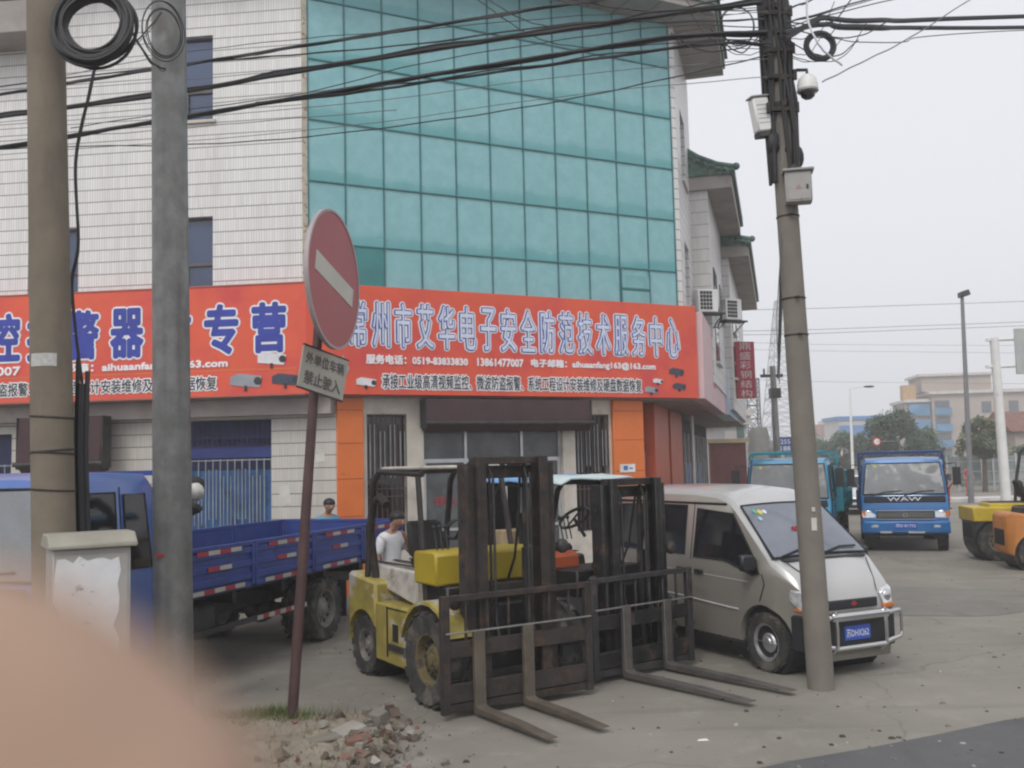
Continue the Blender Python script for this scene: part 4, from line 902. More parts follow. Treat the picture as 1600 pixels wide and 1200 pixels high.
    for i in range(3): s.cyl((-.2, -.32 - i * .06, 1.38), (-.26, -.32 - i * .06, 1.6), .008, n=6); s.ball((-.26, -.32 - i * .06, 1.61), .022)
    s.build('levers', M_plastic, t)
    # overhead guard
    zt = roofz
    for sd in (-1, 1):
        s = MB(); s.tube([(gx - wb + .02, sd * .48, 1.0), (gx - wb + .06, sd * .48, 1.5), (gx - wb + .18, sd * .47, zt - .12), (gx - wb + .30, sd * .46, zt)], .034, 8); s.build('rear_guard_post', M_gpost, t)
        s = MB(); s.tube([(-.32, sd * .5, 1.2 if sd > 0 else .8), (-.5, sd * .48, zt - .05)], .03, 8); s.build('front_guard_post', M_gpost, t)
        s = MB(); s.tube([(gx - wb + .28, sd * .46, zt), (-.45, sd * .46, zt - .03)], .032, 8); s.build('roof_rail', M_gpost, t)
    s = MB()
    for i in range(6):
        if gx - wb + .3 + i * .2 < -.45: s.box(gx - wb + .3 + i * .2, gx - wb + .34 + i * .2, -.44, .44, zt - .03, zt + .01)
    s.build('guard_bars', M_gpost, t)
    if roof: roof(t, wb, zt)
    # mast
    def rail(y0, y1, x, z0, z1, nm, m_):
        s = MB(); o = 1 if y0 < 0 else -1
        a, b_ = (y0, y1); s.box(x, x + .15, a, b_, z0, z1) if False else None
        yo = a if abs(a) > abs(b_) else b_; yi = b_ if yo == a else a
        lo, hi = sorted((yo, yo + (yi - yo) * .22)); s.box(x, x + .16, lo, hi, z0, z1)
        lo, hi = sorted((yo + (yi - yo) * .22, yi)); s.box(x, x + .03, lo, hi, z0, z1); s.box(x + .13, x + .16, lo, hi, z0, z1)
        return s.build(nm, m_, t, bevel=.004)
    xm = .30
    for sd in (-1, 1):
        rail(sd * (mw + .06), sd * (mw - .03), xm - .02, .10, mh - .06, 'outer_mast_rail', mastm)
        rail(sd * (mw - .035), sd * (mw - .13), xm + .03, .12, mh, 'inner_mast_rail', M_rust if mastm is not M_grease else mastm)
        s = MB(); s.cyl((xm - .02, sd * (mw - .17), .15), (xm - .02, sd * (mw - .17), mh * .62), .045, n=12); s.cyl((xm - .02, sd * (mw - .17), mh * .62), (xm - .02, sd * (mw - .17), mh - .1), .028, n=10); s.build('lift_cylinder', M_grease, t)
        s = MB(); s.tube([(-.1, sd * .42, .75), (xm, sd * (mw - .02), .95)], .035, 8); s.build('tilt_cylinder', M_iron, t)
        s = MB(); s.tube([(xm + .12, sd * (mw - .2), .4), (xm + .12, sd * (mw - .2), mh - .15)], .014, 5); s.build('chain', M_rust, t)
        s = MB(); s.ball((xm + .1, sd * (mw + .17), mh * .62 if sd > 0 else .98), (.05, .07, .07)); s.cyl((xm - .02, sd * mw, .98), (xm + .05, sd * (mw + .17), .98), .012); s.build('work_lamp', M_iron, t)
    s = MB(); s.box(xm - .04, xm + .0, -mw, mw, mh - .2, mh - .08); s.box(xm + .03, xm + .12, -mw + .14, mw - .14, mh - .07, mh - .0); s.box(xm - .04, xm - .0, -mw, mw, .18, .32); s.box(xm - .05, xm - .01, -mw, mw, 1.0, 1.1); s.build('mast_crosshead', mastm, t, bevel=.008)
    # carriage and load backrest
    xc = xm + .19; hw = W / 2
    s = MB(); s.box(xc, xc + .05, -hw + .02, hw - .02, .14, .30); s.box(xc, xc + .05, -hw + .02, hw - .02, .52, .66)
    for y in (-mw + .1, mw - .1): s.box(xc - .04, xc - .002, y - .05, y + .05, .12, .7)
    s.build('carriage', mastm, t, bevel=.006)
    s = MB(); s.box(xc, xc + .06, -hw - .03, -hw + .05, .05, brh); s.box(xc, xc + .06, hw - .05, hw + .03, .05, brh); s.box(xc, xc + .06, -hw + .05, hw - .05, brh - .05, brh)
    s.box(xc + .01, xc + .04, -hw + .05, hw - .05, .06, .13)
    n_ = 7
    for i in range(1, n_):
        y = -hw + i * W / n_; s.box(xc + .02, xc + .04, y - .012, y + .012, .66, brh - .05)
    s.build('load_backrest', [forkm], t, bevel=.004)
    s = MB(); s.tube([(xc + .075, -hw, brh * .70), (xc + .075, hw, brh * .70)], .009, 6); s.build('cross_rod', M_rod, t)
    for y in fork_y:
        s = MB(); w_ = .054; x0 = xc + .055; zb = .045
        s.prism([(x0, .74), (x0 + .045, .74), (x0 + .05, zb + .06), (x0 + .1, zb + .045), (x0 + fl * .6, zb + .035), (x0 + fl, zb + .008), (x0 + fl, zb), (x0 + .02, zb - .01), (x0, zb + .02)], 'y', y - w_, y + w_)
        s.build('fork', M_forkt if forkm is M_rust else M_fork, t, bevel=.004)
    for sd in (-1, 1):               # hydraulic hoses and fittings
        s = MB(); s.tube([(-.05, sd * .2, .95), (.1, sd * .24, 1.3), (xm - .06, sd * (mw - .22), 1.7), (xm - .02, sd * (mw - .22), mh - .16), (xm + .05, sd * (mw - .22), mh - .06), (xm + .12, sd * (mw - .24), mh - .2), (xm + .13, sd * (mw - .24), .8), (xc + .02, sd * .2, .6)], .013, 6); s.build('hydraulic_hose', M_cable, t)
        for z in (.5, .9, 1.3, 1.7):
            if z < mh - .2: s = MB(); a_, b_ = sorted((sd * (mw + .06), sd * (mw + .075))); s.cyl((xm + .05, a_, z), (xm + .05, b_, z), .018, n=6); s.build('bolt', M_iron, t)
        s = MB(); a_, b_ = sorted((sd * (hb + .001), sd * (hb + .006))); s.box(-1.12, -1.09, a_, b_, .28, .78); s.box(-1.12, -.62, a_, b_, .765, .775); s.box(-.98, -.86, a_, b_, .45, .62); s.build('side_panel_gap', M_seam, ch, smooth=0)
    s = MB(); s.box(-wb - .487, -wb - .478, -.3, .3, .45, .75); s.build('rear_grille', M_seam, cw_, smooth=0)
    if cab_extra: cab_extra(t)
    return t
M_rimd = pm('dirty_yellow_rim', (.16, .125, .055), .8, var=.3, scale=9, col2=(.06, .05, .04), th=(.45, .62), s2=9)
M_gpost = pm('dark_guard_paint', (.035, .028, .028), .55, var=.3, scale=5, col2=(.09, .05, .035), th=(.6, .75))
M_rod = pm('dull_rod', (.25, .24, .23), .5, .3, var=.2)
M_forkt = pm('tan_dusty_fork', (.10, .082, .06), .7, .1, var=.25, scale=5, col2=(.09, .07, .06), th=(.5, .7), s2=4)
M_fork = pm('worn_fork_steel', (.105, .098, .092), .55, .3, var=.25, scale=5, col2=(.115, .08, .06), th=(.5, .7), s2=5)
M_yel = pm('worn_yellow_paint', (.42, .32, .045), .5, var=.14, scale=3, col2=(.15, .12, .07), th=(.52, .66), s2=4, bump=.1)
M_yelw = pm('peeling_yellow_paint', (.335, .268, .058), .55, var=.25, scale=4, col2=(.42, .39, .33), th=(.53, .58), s2=2.2, bump=.1)
M_yelp = pm('yellow_cowl_paint', (.40, .30, .02), .45, var=.08, scale=2, col2=(.30, .22, .04), th=(.58, .75))
M_hoodw = pm('dusty_white_cover', (.50, .47, .42), .7, var=.15, scale=5, col2=(.25, .22, .19), th=(.5, .7))
M_dkp = pm('grubby_dark_paint', (.035, .035, .036), .55, var=.3, scale=4, col2=(.09, .075, .06), th=(.55, .7))
def roofA(t, wb, zt):
    s = MB(); s.box(-wb + .42, -.52, -.5, .5, zt + .012, zt + .05); s.build('roof_panel', M_hoodw, t, bevel=.015)
    s = MB(); s.tube([(-wb + .1, -.42, 1.0), (-wb + .02, -.44, 1.5), (-wb + .1, -.44, 1.82), (-wb + .28, -.44, 1.88), (-wb + .42, -.44, 1.8)], .045, 8); s.build('exhaust_pipe', M_rust, t)
M_tarpb = pm('blue_tarp', (.18, .36, .62), .45, var=.12, scale=3); M_tarpw = pm('pale_tarp', (.50, .60, .60), .5, var=.1, scale=3)
def roofB(t, wb, zt):
    s = MB(); n = 10; m_ = 8; vs = []; fs = []
    for i in range(n + 1):
        for j in range(m_ + 1):
            x = -wb - .05 + i * (wb - .0) / n; y = -.58 + j * 1.16 / m_; e = abs(j / m_ - .5) * 2
            vs.append((x, y, zt + .055 + .012 * math.sin(i * 1.9 + j) - (.05 * max(0, e - .75) / .25) - (.03 if i in (0, n) else 0)))
    for i in range(n):
        for j in range(m_): a = i * (m_ + 1) + j; fs.append((a, a + 1, a + m_ + 2, a + m_ + 1))
    s.add(vs, fs, 0)
    for k, f in enumerate(s.f): s.mi[k] = 0 if (k // m_) < 6 else 1
    o = s.build('tarp_roof', [M_tarpb, M_tarpw], t, smooth=60, recalc=False); q = o.modifiers.new('thick', 'SOLIDIFY'); q.thickness = .02
    s = MB(); s.box(-wb - .12, -wb + .16, -.3, .3, 1.17, 1.42); s.build('wooden_box', pm('pale_wood', (.52, .40, .24), .6, var=.12, scale=8), t, bevel=.01)
forklift((-.27, 9.62, 0), (.545, -.839), 'worn yellow forklift, the nearest one, with rusty mast and forks on the ground', M_yelw, M_rust, roof=roofA, bare=True, cowl=M_yelp, hoodm=M_hoodw)
forklift((.98, 10.85, 0), (.62, -.78), 'black forklift with blue tarp roof between the yellow forklift and the silver van', M_dkp, M_grease, W=1.42, mh=2.02, mw=.41, fl=1.58, wr=.35, rr=.26, wb=1.5, roof=roofB, cowl=pm('orange_red_paint', (.42, .09, .03), .45, var=.12), hoodm=M_dkp, fork_y=(-.30, .30), forkm=M_iron, roofz=1.98, brh=1.04, cowly=(-.52, -.12))
# ------------------------------------------------------------------ poles
M_conc = pm('weathered_concrete', (.175, .148, .11), .85, var=.12, scale=3, col2=(.12, .10, .08), th=(.5, .75), s2=3, bump=.2, stretch=(1, 1, .25))
M_conc2 = pm('grey_brown_concrete', (.185, .167, .14), .85, var=.1, scale=3, col2=(.17, .15, .13), th=(.5, .75), s2=3, bump=.2, stretch=(1, 1, .25))
M_galv = pm('galvanised_steel', (.205, .207, .20), .38, .5, var=.2, scale=5, col2=(.15, .147, .135), th=(.42, .75), s2=5, bump=.08, stretch=(1, 1, .5))
M_greyb = pm('grey_box_paint', (.33, .32, .30), .5, var=.08, col2=(.22, .20, .18), th=(.55, .75))
def pole(name, label, base, top2, H, r0_, r1_, mat, n=24, cat='utility pole'):
    # top2: a second point on the axis
    t = thing(name, label, cat, base); ax = (top2 - base); ax = ax / ax.z
    s = MB(); k = 14; s.tube([ax * (H * i / k) for i in range(k + 1)], [r0_ + (r1_ - r0_) * i / k for i in range(k + 1)], n); s.build('shaft', mat, t)
    return t, ax
b0 = P(1283, 1076, Z=0); t0 = P(1207, 0, Y=b0.y)
pr_, axr = pole('concrete_utility_pole', 'leaning concrete utility pole in front of the silver van', b0, t0, 8.6, .126, .088, M_conc2)
def band(par, ax, z, r_, h=.03, m_=M_rust, nm='clamp_band'):
    s = MB(); s.cyl(ax * z, ax * (z + h), r_, n=20); s.box((ax * z).x - .02, (ax * z).x + .02, (ax * z).y - r_ - .04, (ax * z).y - r_ + .02, z, z + h); return s.build(nm, m_, par)
def zat(px, py, Y): return P(px, py, Y=Y).z
for py, hh in ((132, .05), (172, .06), (340, .012), (468, .012), (525, .012), (20, .05), (60, .05)):
    z = zat(1240, py, b0.y); band(pr_, axr, z, .126 - .0045 * z + .008, hh)
s = MB()
for z in (5.62, 5.95, 6.22, 6.6):
    q = axr * z; s.box(q.x - .16, q.x + .14, q.y - .14, q.y - .10, z - .02, z + .02); s.cyl((q.x - .15, q.y - .13, z - .04), (q.x - .15, q.y - .13, z + .06), .022, n=8); s.cyl((q.x + .13, q.y - .13, z - .04), (q.x + .13, q.y - .13, z + .06), .022, n=8)
s.build('insulator_rack', M_rust, pr_)
s = MB()                                             # thick dark cable bunch taped to the shaft
random.seed(5)
for k in range(20):
    a = random.uniform(2.9, 6.6); pts = []
    for i in range(9):
        z = 4.9 + i * .42; q = axr * z; rr = .125 - .0045 * z + .012 + random.uniform(0, .05); a += random.uniform(-.25, .25); pts.append((q.x + rr * math.cos(a), q.y + rr * math.sin(a), z))
    s.tube(pts, random.uniform(.012, .022), 6)
s.build('cable_bunch', M_cable, pr_)
s = MB()
for z, a in ((5.15, -.5), (5.3, -2.6), (4.95, -1.2)):
    q = axr * z; s.ball((q.x + .13 * math.cos(a), q.y + .13 * math.sin(a), z), (.07, .06, .12), 10, 7)
s.build('splice_boxes', M_cable, pr_)
s = MB(); q = axr * 1.45; s.box(q.x - .02, q.x + .03, q.y - .128, q.y - .118, 1.5, 1.62); s.box(q.x - .01, q.x + .02, q.y - .127, q.y - .117, 1.68, 1.72); s.build('pasted_notice', pm('paper_scrap', (.55, .53, .5), .8), pr_)
# street-side boxes on that pole
qy = b0.y
eb = P(1248, 318, Y=qy - .16); t = thing('meter_box', 'grey metal box with small lid strapped to the leaning concrete pole', 'electrical box', eb, R(-12))
s = MB(); s.box(-.125, .125, -.09, .08, 0, .30); s.build('case', M_greyb, t, bevel=.008)
s = MB(); s.box(-.10, .115, -.096, -.091, .02, .28); d_ = s.build('door', M_greyb, t, bevel=.003)
s = MB(); s.prism([(-.03, .12), (.03, .12), (0, .17)], 'y', -.099, -.0965); s.build('warning_mark', pm('faded_red', (.36, .2, .18), .6), d_, smooth=0)
s = MB(); s.box(-.145, .15, -.12, .09, .30, .325); s.build('lid', M_greyb, t, bevel=.006)
s = MB(); s.box(.07, .09, -.105, -.096, .12, .16); s.build('lock', M_iron, t)
wb_ = P(1194, 210, Y=qy - .05); t = thing('antenna_box', 'white box hanging at the left of the leaning concrete pole', 'electrical box', wb_, R(20))
t.rotation_euler = (0, R(-9), R(14))
s = MB(); s.box(-.085, .085, -.06, .06, .02, .36); cs = s.build('case', M_white, t, bevel=.015)
s = MB(); s.box(-.1, .1, -.07, .07, .365, .385); s.build('lid', M_greyb, t, bevel=.01)
s = MB(); s.box(-.08, .08, -.055, .055, -.03, .019); s.tube([(.05, 0, .1), (.2, .05, .06)], .015, 6); s.tube([(.05, 0, .3), (.16, .05, .26)], .015, 6); s.build('bracket', M_iron, t)
s = MB()
for k in range(5): s.box(-.06, .06, -.063, -.0605, .10 + k * .045, .106 + k * .045)
s.build('fins', M_greyb, cs)
s = MB(); s.tube([wb_ + Vector((.02, 0, -.03)), wb_ + Vector((.10, .0, -.25)), P(1212, 300, Y=qy), P(1210, 560, Y=qy + .02), P(1212, 720, Y=qy)], .010, 6)
dc = P(1262, 140, Y=qy - .12); t = thing('dome_camera', 'white dome security camera on an arm at the right of the leaning pole', 'camera', dc)
s = MB(); s.lathe([(.001, .15), (.05, .145), (.085, .11), (.1, .05), (.1, .0), (.001, .0)], (0, 0, 0), 'z', 24); s.build('housing', M_white, t)
s = MB(); s.lathe([(.102, .0), (.104, -.02), (.09, -.03), (.001, -.03)], (0, 0, 0), 'z', 24); s.build('ring', M_greyb, t)
s = MB(); s.lathe([(.075, -.031), (.065, -.07), (.035, -.095), (.001, -.1)], (0, 0, 0), 'z', 20); s.build('dome', M_winglass, t)
s = MB(); s.tube([(0, 0, .15), (0, .0, .2), (-.08, .05, .22), (-.24, .10, .14)], .018, 8); s.build('arm', M_iron, t)
# left poles
bl0 = P(82, 600, Y=7.75); u0 = P(84, 830, Y=7.75); u1 = P(72, 60, Y=7.75); ax = (u1 - u0) / (u1.z - u0.z); base = u0 - ax * u0.z
pl_, axl = pole('concrete_utility_pole', 'brown concrete utility pole behind the grey street cabinet', base, base + ax, 8.2, .168, .132, M_conc)
for py in (652, 705, 765, 708):
    z = zat(82, py, 7.75); s = MB(); q = axl * z; rr = .17 - .0044 * z
    s.tube([(q.x + rr * math.cos(a), q.y + rr * math.sin(a), z + .012 * math.sin(a + py)) for a in [k * 6.2832 / 20 for k in range(20)]], .008, 6, closed=True); s.build('wire_tie', M_rust, pl_)
s = MB(); q = axl * zat(72, 575, 7.75); rr = .1555; pts = [(math.sin(a) * rr, -math.cos(a) * rr) for a in [R(-38 + 11 * k) for k in range(8)]]
h_ = .10; vs = [(q.x + x, q.y + y, q.z + dz) for dz in (0, h_) for x, y in pts] + [(q.x + x * 1.02, q.y + y * 1.02, q.z + dz) for dz in (0, h_) for x, y in pts]
s.add(vs, [(16 + i, 17 + i, 25 + i, 24 + i) for i in range(7)] + [(i, 8 + i, 9 + i, 1 + i) for i in range(7)]); s.build('paper_label', pm('grey_paper', (.46, .45, .43), .8, var=.15, scale=30), pl_)
s = MB()
for k, (x, r_) in enumerate(((128, .045), (137, .02), (122, .018))):
    s.tube([P(x, 600 - 20 * k, Y=7.9) - base, P(x - 3, 700, Y=7.9) - base, P(x + 1, 840, Y=7.9) - base, P(x + 3, 1130, Y=7.9) - base], r_, 8)
s.build('cable_duct', M_cable, pl_)
u0 = P(271, 1060, Y=9.15); u1 = P(264, 60, Y=9.15); ax = (u1 - u0) / (u1.z - u0.z); base2 = u0 - ax * u0.z
pg, axg = pole('steel_pole', 'thick streaky grey steel pole between the cabinet and the truck bed', base2, base2 + ax, 9.0, .178, .150, M_galv)
s = MB(); s.cyl((0, 0, .002), (0, 0, .04), .26, n=20); 
for k in range(6): s.cyl((.22 * math.cos(k * 1.047), .22 * math.sin(k * 1.047), .04), (.22 * math.cos(k * 1.047), .22 * math.sin(k * 1.047), .09), .018, n=8)
s.build('base_flange', M_galv, pg)
s = MB(); q = axg * zat(262, 868, 9.15); s.box(q.x - .09, q.x - .02, q.y - .178, q.y - .165, q.z, q.z + .03); s.build('red_paint_mark', M_red, pg)
s = MB()
for k in range(3): s.tube([(axg * 2.9).xyz + Vector((.16 * math.cos(a), .16 * math.sin(a), .03 * math.sin(a * 2) + k * .04)) for a in [j * 6.2832 / 18 for j in range(18)]], .008, 5, closed=True)
s.build('wire_tie', M_iron, pg)
# coils
def coil(c, r_, tube, n, label, nrm=(0, -1, .1), sq=1.0, seed=1, jit=.05, loops=None, name='cable_coil', mat=None):
    random.seed(seed); t = MB(); z = Vector(nrm).normalized(); x = Vector((1, 0, 0)); x = (x - z * x.dot(z)).normalized(); y = z.cross(x)
    for k in range(n):
        rr = r_ * (1 + random.uniform(-jit, jit)); o = x * random.uniform(-jit, jit) * r_ * .6 + y * random.uniform(-jit, jit) * r_ * .6 + z * random.uniform(-jit, jit) * r_ * 1.2; p1, p2 = random.random() * 6, random.random() * 6
        t.tube([c * 0 + o + x * math.cos(a) * rr * sq * (1 + .02 * math.sin(3 * a + p1)) + y * math.sin(a) * rr * (1 + .02 * math.sin(2 * a + p2)) for a in [j * 6.2832 / 36 for j in range(36)]], tube * random.uniform(.7, 1.1), 6, closed=True)
    o = t.build(name, mat or M_cable); o.location = c; return tag(o, label, 'cable', 'coiled spare cable on the poles')
coil(P(146, 40, Y=7.5), .272, .014, 60, 'big black coil of cable beside the top of the brown concrete pole', seed=2, jit=.16, sq=.97)
coil(P(255, 50, Y=8.8), .25, .006, 4, 'loose thin cable loops hanging on the grey steel pole', nrm=(.6, -.8, 0), seed=3, jit=.16, sq=.7)
coil(P(1281, 72, Y=b0.y - .15), .135, .012, 22, 'black cable coil on the right of the leaning pole above the dome camera', seed=4, jit=.13)
coil(P(1152, 40, Y=b0.y - .1), .20, .004, 4, 'thin open wire loops left of the leaning pole top', seed=6, jit=.08, sq=.8)
# overhead cables:  points in the photograph with their distance
WG = 'overhead cables strung across the street'
def cable(pts, r_, label, ys=None, name='overhead_cable', mat=None, strands=1, spread=.03):
    random.seed(int(pts[0][1] * 7 + r_ * 9000)); L = len(pts); P3 = [P(x, y, Y=yy_) for x, y, yy_ in pts]; r_ *= 1.2
    c = []                                             # catmull-rom through the points
    for i in range(L - 1):
        p0, p1, p2, p3 = P3[max(i - 1, 0)], P3[i], P3[i + 1], P3[min(i + 2, L - 1)]
        for j in range(8):
            u = j / 8; c.append(.5 * ((2 * p1) + (p2 - p0) * u + (2 * p0 - 5 * p1 + 4 * p2 - p3) * u * u + (3 * p1 - p0 - 3 * p2 + p3) * u ** 3))
    c.append(P3[-1]); m_ = MB()
    for k in range(strands):
        a, b_ = random.uniform(-spread, spread) * (k > 0), random.uniform(-spread, spread) * (k > 0); w_ = random.uniform(.8, 2) 
        m_.tube([p + Vector((0, a, b_ * (.5 + .5 * math.sin(w_ * i * .5 + k)) + .004 * math.sin(i * 1.3 + k))) for i, p in enumerate(c)], r_ * (1 if k == 0 else random.uniform(.35, .6)), 6)
    o = m_.build(name, mat or M_cable); return tag(o, label, 'cable', WG)
def yl(x): return 9.3 + (1200 - x) / 1200 * 2.6
def yr(x): return 9.3 + (x - 1230) / 400 * 4.0
def LW(pts): return [(x, y, yl(x)) for x, y in pts]
def RW(pts): return [(x, y, yr(x)) for x, y in pts]
cable(LW([(1195, -40), (900, 4), (715, 34), (477, 71), (290, 101), (101, 131), (-60, 158)]), .017, 'uppermost thick cable across the teal glass, sloping down to the left', strands=3)
cable(LW([(1190, 3), (1037, 22), (900, 43), (711, 71), (477, 109), (290, 142), (45, 176), (-60, 190)]), .026, 'thickest middle cable bundle across the teal glass', strands=4)
cable(LW([(1200, 51), (1050, 58), (900, 81), (711, 111), (477, 151), (290, 182), (101, 214), (-60, 240)]), .022, 'lower thick cable bundle across the teal glass', strands=4)
cable(LW([(1204, 73), (1120, 68), (900, 96), (711, 122), (539, 147), (400, 162)]), .013, 'slack cable joining the lower thick bundle from below', strands=2)
cable(LW([(1210, 84), (1067, 117), (900, 153), (715, 184), (477, 214), (290, 226), (101, 229), (-60, 236)]), .006, 'lowest thin wire crossing the teal glass')
cable(LW([(1195, 30), (1050, 34), (900, 36), (655, 68), (477, 84), (290, 100), (-40, 140)]), .008, 'thin wire just under the uppermost thick cable', strands=2)
cable(LW([(1195, 12), (1000, 22), (900, 25), (655, 46), (477, 60), (290, 82), (100, 118)]), .004, 'hairline wire above the uppermost thick cable, left half')
cable(LW([(1195, 44), (1060, 40), (880, 62), (655, 100), (477, 145), (290, 172), (110, 200)]), .005, 'fine wire between the middle and lower bundles')
cable(LW([(735, -10), (780, 24), (830, 55), (880, 70), (960, 74), (1120, 62), (1200, 64)]), .005, 'fine wire drooping from the roof edge in an arc')
cable(LW([(750, -10), (800, 22), (850, 40), (930, 44), (1060, 20), (1190, 16)]), .005, 'second fine arc wire, drooping higher than the first')
cable(LW([(860, -12), (950, 10), (1040, 16), (1130, -2), (1200, -20)]), .008, 'short drooping wire below the roof corner')
cable(LW([(1130, 66), (1160, 82), (1190, 50)]), .006, 'small slack loop left of the leaning pole')
cable(LW([(620, 172), (400, 190), (232, 205), (90, 214), (-40, 224)]), .004, 'hairline wire over the left white tile wall', mat=M_wire)
cable([(150, 95, 8.1), (138, 150, 8.0), (118, 250, 7.95), (122, 380, 7.95), (112, 450, 7.95), (128, 600, 7.95)], .010, 'dark cable hanging down beside the brown concrete pole', strands=3)
cable([(200, 40, 7.6), (235, 95, 8.4), (258, 108, 8.9)], .008, 'short slack cable from the big coil to the steel pole', strands=3)
cable([(170, 85, 7.6), (215, 62, 8.2), (252, 20, 8.9)], .007, 'short rising cable between the two left poles', strands=2)
cable(RW([(1225, 60), (1262, 40), (1288, 28), (1360, 32), (1640, 24), (2500, -10)]), .024, 'upper thick cable leaving the leaning pole to the right', strands=3)
cable(RW([(1225, 52), (1285, 38), (1360, 42), (1640, 42), (2500, 30)]), .022, 'lower thick cable leaving the leaning pole to the right', strands=4)
cable(RW([(1225, 35), (1270, 24), (1420, -20)]), .007, 'steep thin wire rising right from the leaning pole', strands=2)
cable(RW([(1228, 44), (1300, 22), (1480, -20)]), .005, 'long shallow thin wire rising to the upper right')
cable(RW([(1285, 128), (1345, 98), (1420, 60), (1530, -10)]), .006, 'thin wire rising right from the dome camera', mat=M_wire)
cable(RW([(1225, 15), (1258, 4), (1300, -14)]), .007, 'short wire at the very top right of the leaning pole', strands=2)
cable(RW([(1300, 60), (1400, 66), (1640, 46), (2500, 20)]), .005, 'fine wire under the thick cables on the right')
cable([(1261, -10, 9.2), (1262, 30, 9.2), (1275, 62, 9.15), (1290, 82, 9.15), (1316, 102, 9.15)], .009, 'pale stay wire hanging through the coil above the camera', mat=M_alu)
cable([(1216, 180, 9.5), (1222, 330, 9.6), (1214, 500, 9.5), (1218, 600, 9.5)], .004, 'pale thin wire running down along the leaning pole', mat=M_wire)
cable([(1226, 250, b0.y), (1223, 330, 18), (1220, 470, 28), (1216, 590, 39.5)], .05, 'dark cable bundle running to the far thin pole', strands=3, spread=.15)
FG = 'far power lines in the sky'
for i, (ya, yb, yc) in enumerate(((484, 482, 469), (517, 515, 501), (523, 521, 507), (533, 538, 540), (545, 548, 552), (590, 596, 600))):
    o = cable([(1140, ya, 58), (1270, yb, 60), (1650, yc, 62)], .013 if i < 3 else .007, ('highest of the far power lines', 'second far power line from the top', 'third far power line, close under the second', 'faint fourth far power line below the close pair', 'faint fifth far power line', 'faintest and lowest far power line')[i] + ' crossing the pale sky', mat=M_wire); o['group'] = FG
random.seed(77)
for i in range(12):                      # loose tangle round the head of the leaning pole
    right = i % 3 != 0; x0 = 1228 if right else 1200; y0_ = random.uniform(5, 90); L_ = random.uniform(50, 170); x1 = x0 + L_ * (1 if right else -1)
    y1_ = y0_ + random.uniform(-45, 25); sag = random.uniform(8, 30); yb_ = b0.y - .12
    cable([(x0, y0_, yb_), (x0 + (x1 - x0) * .3, (y0_ * .7 + y1_ * .3) + sag * .8, yb_ - .05), (x0 + (x1 - x0) * .7, (y0_ * .3 + y1_ * .7) + sag, yb_ - .02), (x1, y1_ - 20 if i % 2 else y1_, yb_ + .1)], random.uniform(.003, .006), 'thin loose wire tangled at the ' + ('right' if right else 'left') + ' of the head of the leaning concrete pole')['group'] = 'loose wires round the pole head'
for i, (ya, yb2) in enumerate(((18, 152), (48, 196), (92, 206), (120, 246))):
    cable(LW([(1200, ya), (900, ya + (yb2 - ya) * .22), (477, ya + (yb2 - ya) * .62 + 6), (-60, yb2)]), .0035, ('first', 'second', 'third', 'fourth')[i] + ' hairline wire from the top of the far left tile wall to the leaning pole', mat=M_wire)
# ------------------------------------------------------------------ street cabinet
cb = P(130, 900, Y=7.0); t = thing('street_cabinet', 'grey telecom cabinet plastered with torn white notices in front of the concrete pole', 'cabinet', (cb.x + .0, 7.1, 0), R(-3))
cw, cdp, chh = .51, .42, 1.68
t.location = (P(82, 900, Y=6.9).x, 6.9, 0); t.rotation_euler = (0, 0, R(31))
s = MB(); s.box(0, cw, 0, cdp, .12, chh); cs = s.build('casing', M_greyb, t, bevel=.01)
s = MB(); s.box(-.03, cw + .03, -.03, cdp + .03, 0, .12); s.build('plinth', M_conc2, t, bevel=.01)
s = MB(); s.prism([(-.045, chh), (-.045, chh + .03), (.06, chh + .10), (cdp - .06, chh + .10), (cdp + .045, chh + .03), (cdp + .045, chh)], 'x', -.03, cw + .04)
for k in (0, 1, 2, 3, 4, 5): pass
s.build('lid', pm('lid_paint', (.30, .285, .235), .6, var=.1), t, bevel=.008)
s = MB(); s.box(.02, cw - .02, -.008, -.001, .2, chh - .04); d_ = s.build('door', M_greyb, t, bevel=.003)
random.seed(3)
M_notice = pm('torn_white_paper', (.66, .66, .67), .8, var=.05, scale=8, col2=(.36, .35, .34), th=(.60, .70), s2=9)
def scrap(x0, x1, z0, z1, y, par, jag=.02, side=False, n=8):
    pts = []
    for k in range(n): pts.append((x0 + (x1 - x0) * k / n + random.uniform(-jag, jag) * .3, z1 + random.uniform(-jag, jag)))
    for k in range(n): pts.append((x1 + random.uniform(-jag, jag), z1 - (z1 - z0) * k / n))
    for k in range(n): pts.append((x1 - (x1 - x0) * k / n, z0 + random.uniform(-jag, jag)))
    for k in range(n): pts.append((x0 + random.uniform(-jag, jag), z0 + (z1 - z0) * k / n))
    s = MB(); s.prism(pts, 'x' if side else 'y', y, y - .002 if not side else y + .002); return s.build('notice', M_notice, par, smooth=0)
scrap(.03, .42, .85, chh - .07, -.0085, d_, .03); scrap(.30, .44, .6, .86, -.0085, d_, .04); scrap(.05, .3, .35, .83, -.0085, d_, .04)
scrap(.12, .30, .78, 1.12, cw + .001, cs, .02, side=True)
s = MB()
random.seed(9)
for k in range(16):
    x, z = random.uniform(.10, .34), random.uniform(.95, 1.5); a = random.uniform(-1, 1); l_ = random.uniform(.008, .03)
    s.box(x, x + l_, -.0135, -.011, z, z + .005 + .01 * (k % 4 == 0))
s.build('scribbles', pm('faded_ink', (.25, .25, .26), .8), d_, smooth=0)
s = MB()
for k in range(12): s.box(cw + .001, cw + .004, .16, .24, 1.22 + k * .022, 1.228 + k * .022)
s.build('vent_slots', M_plastic, cs)
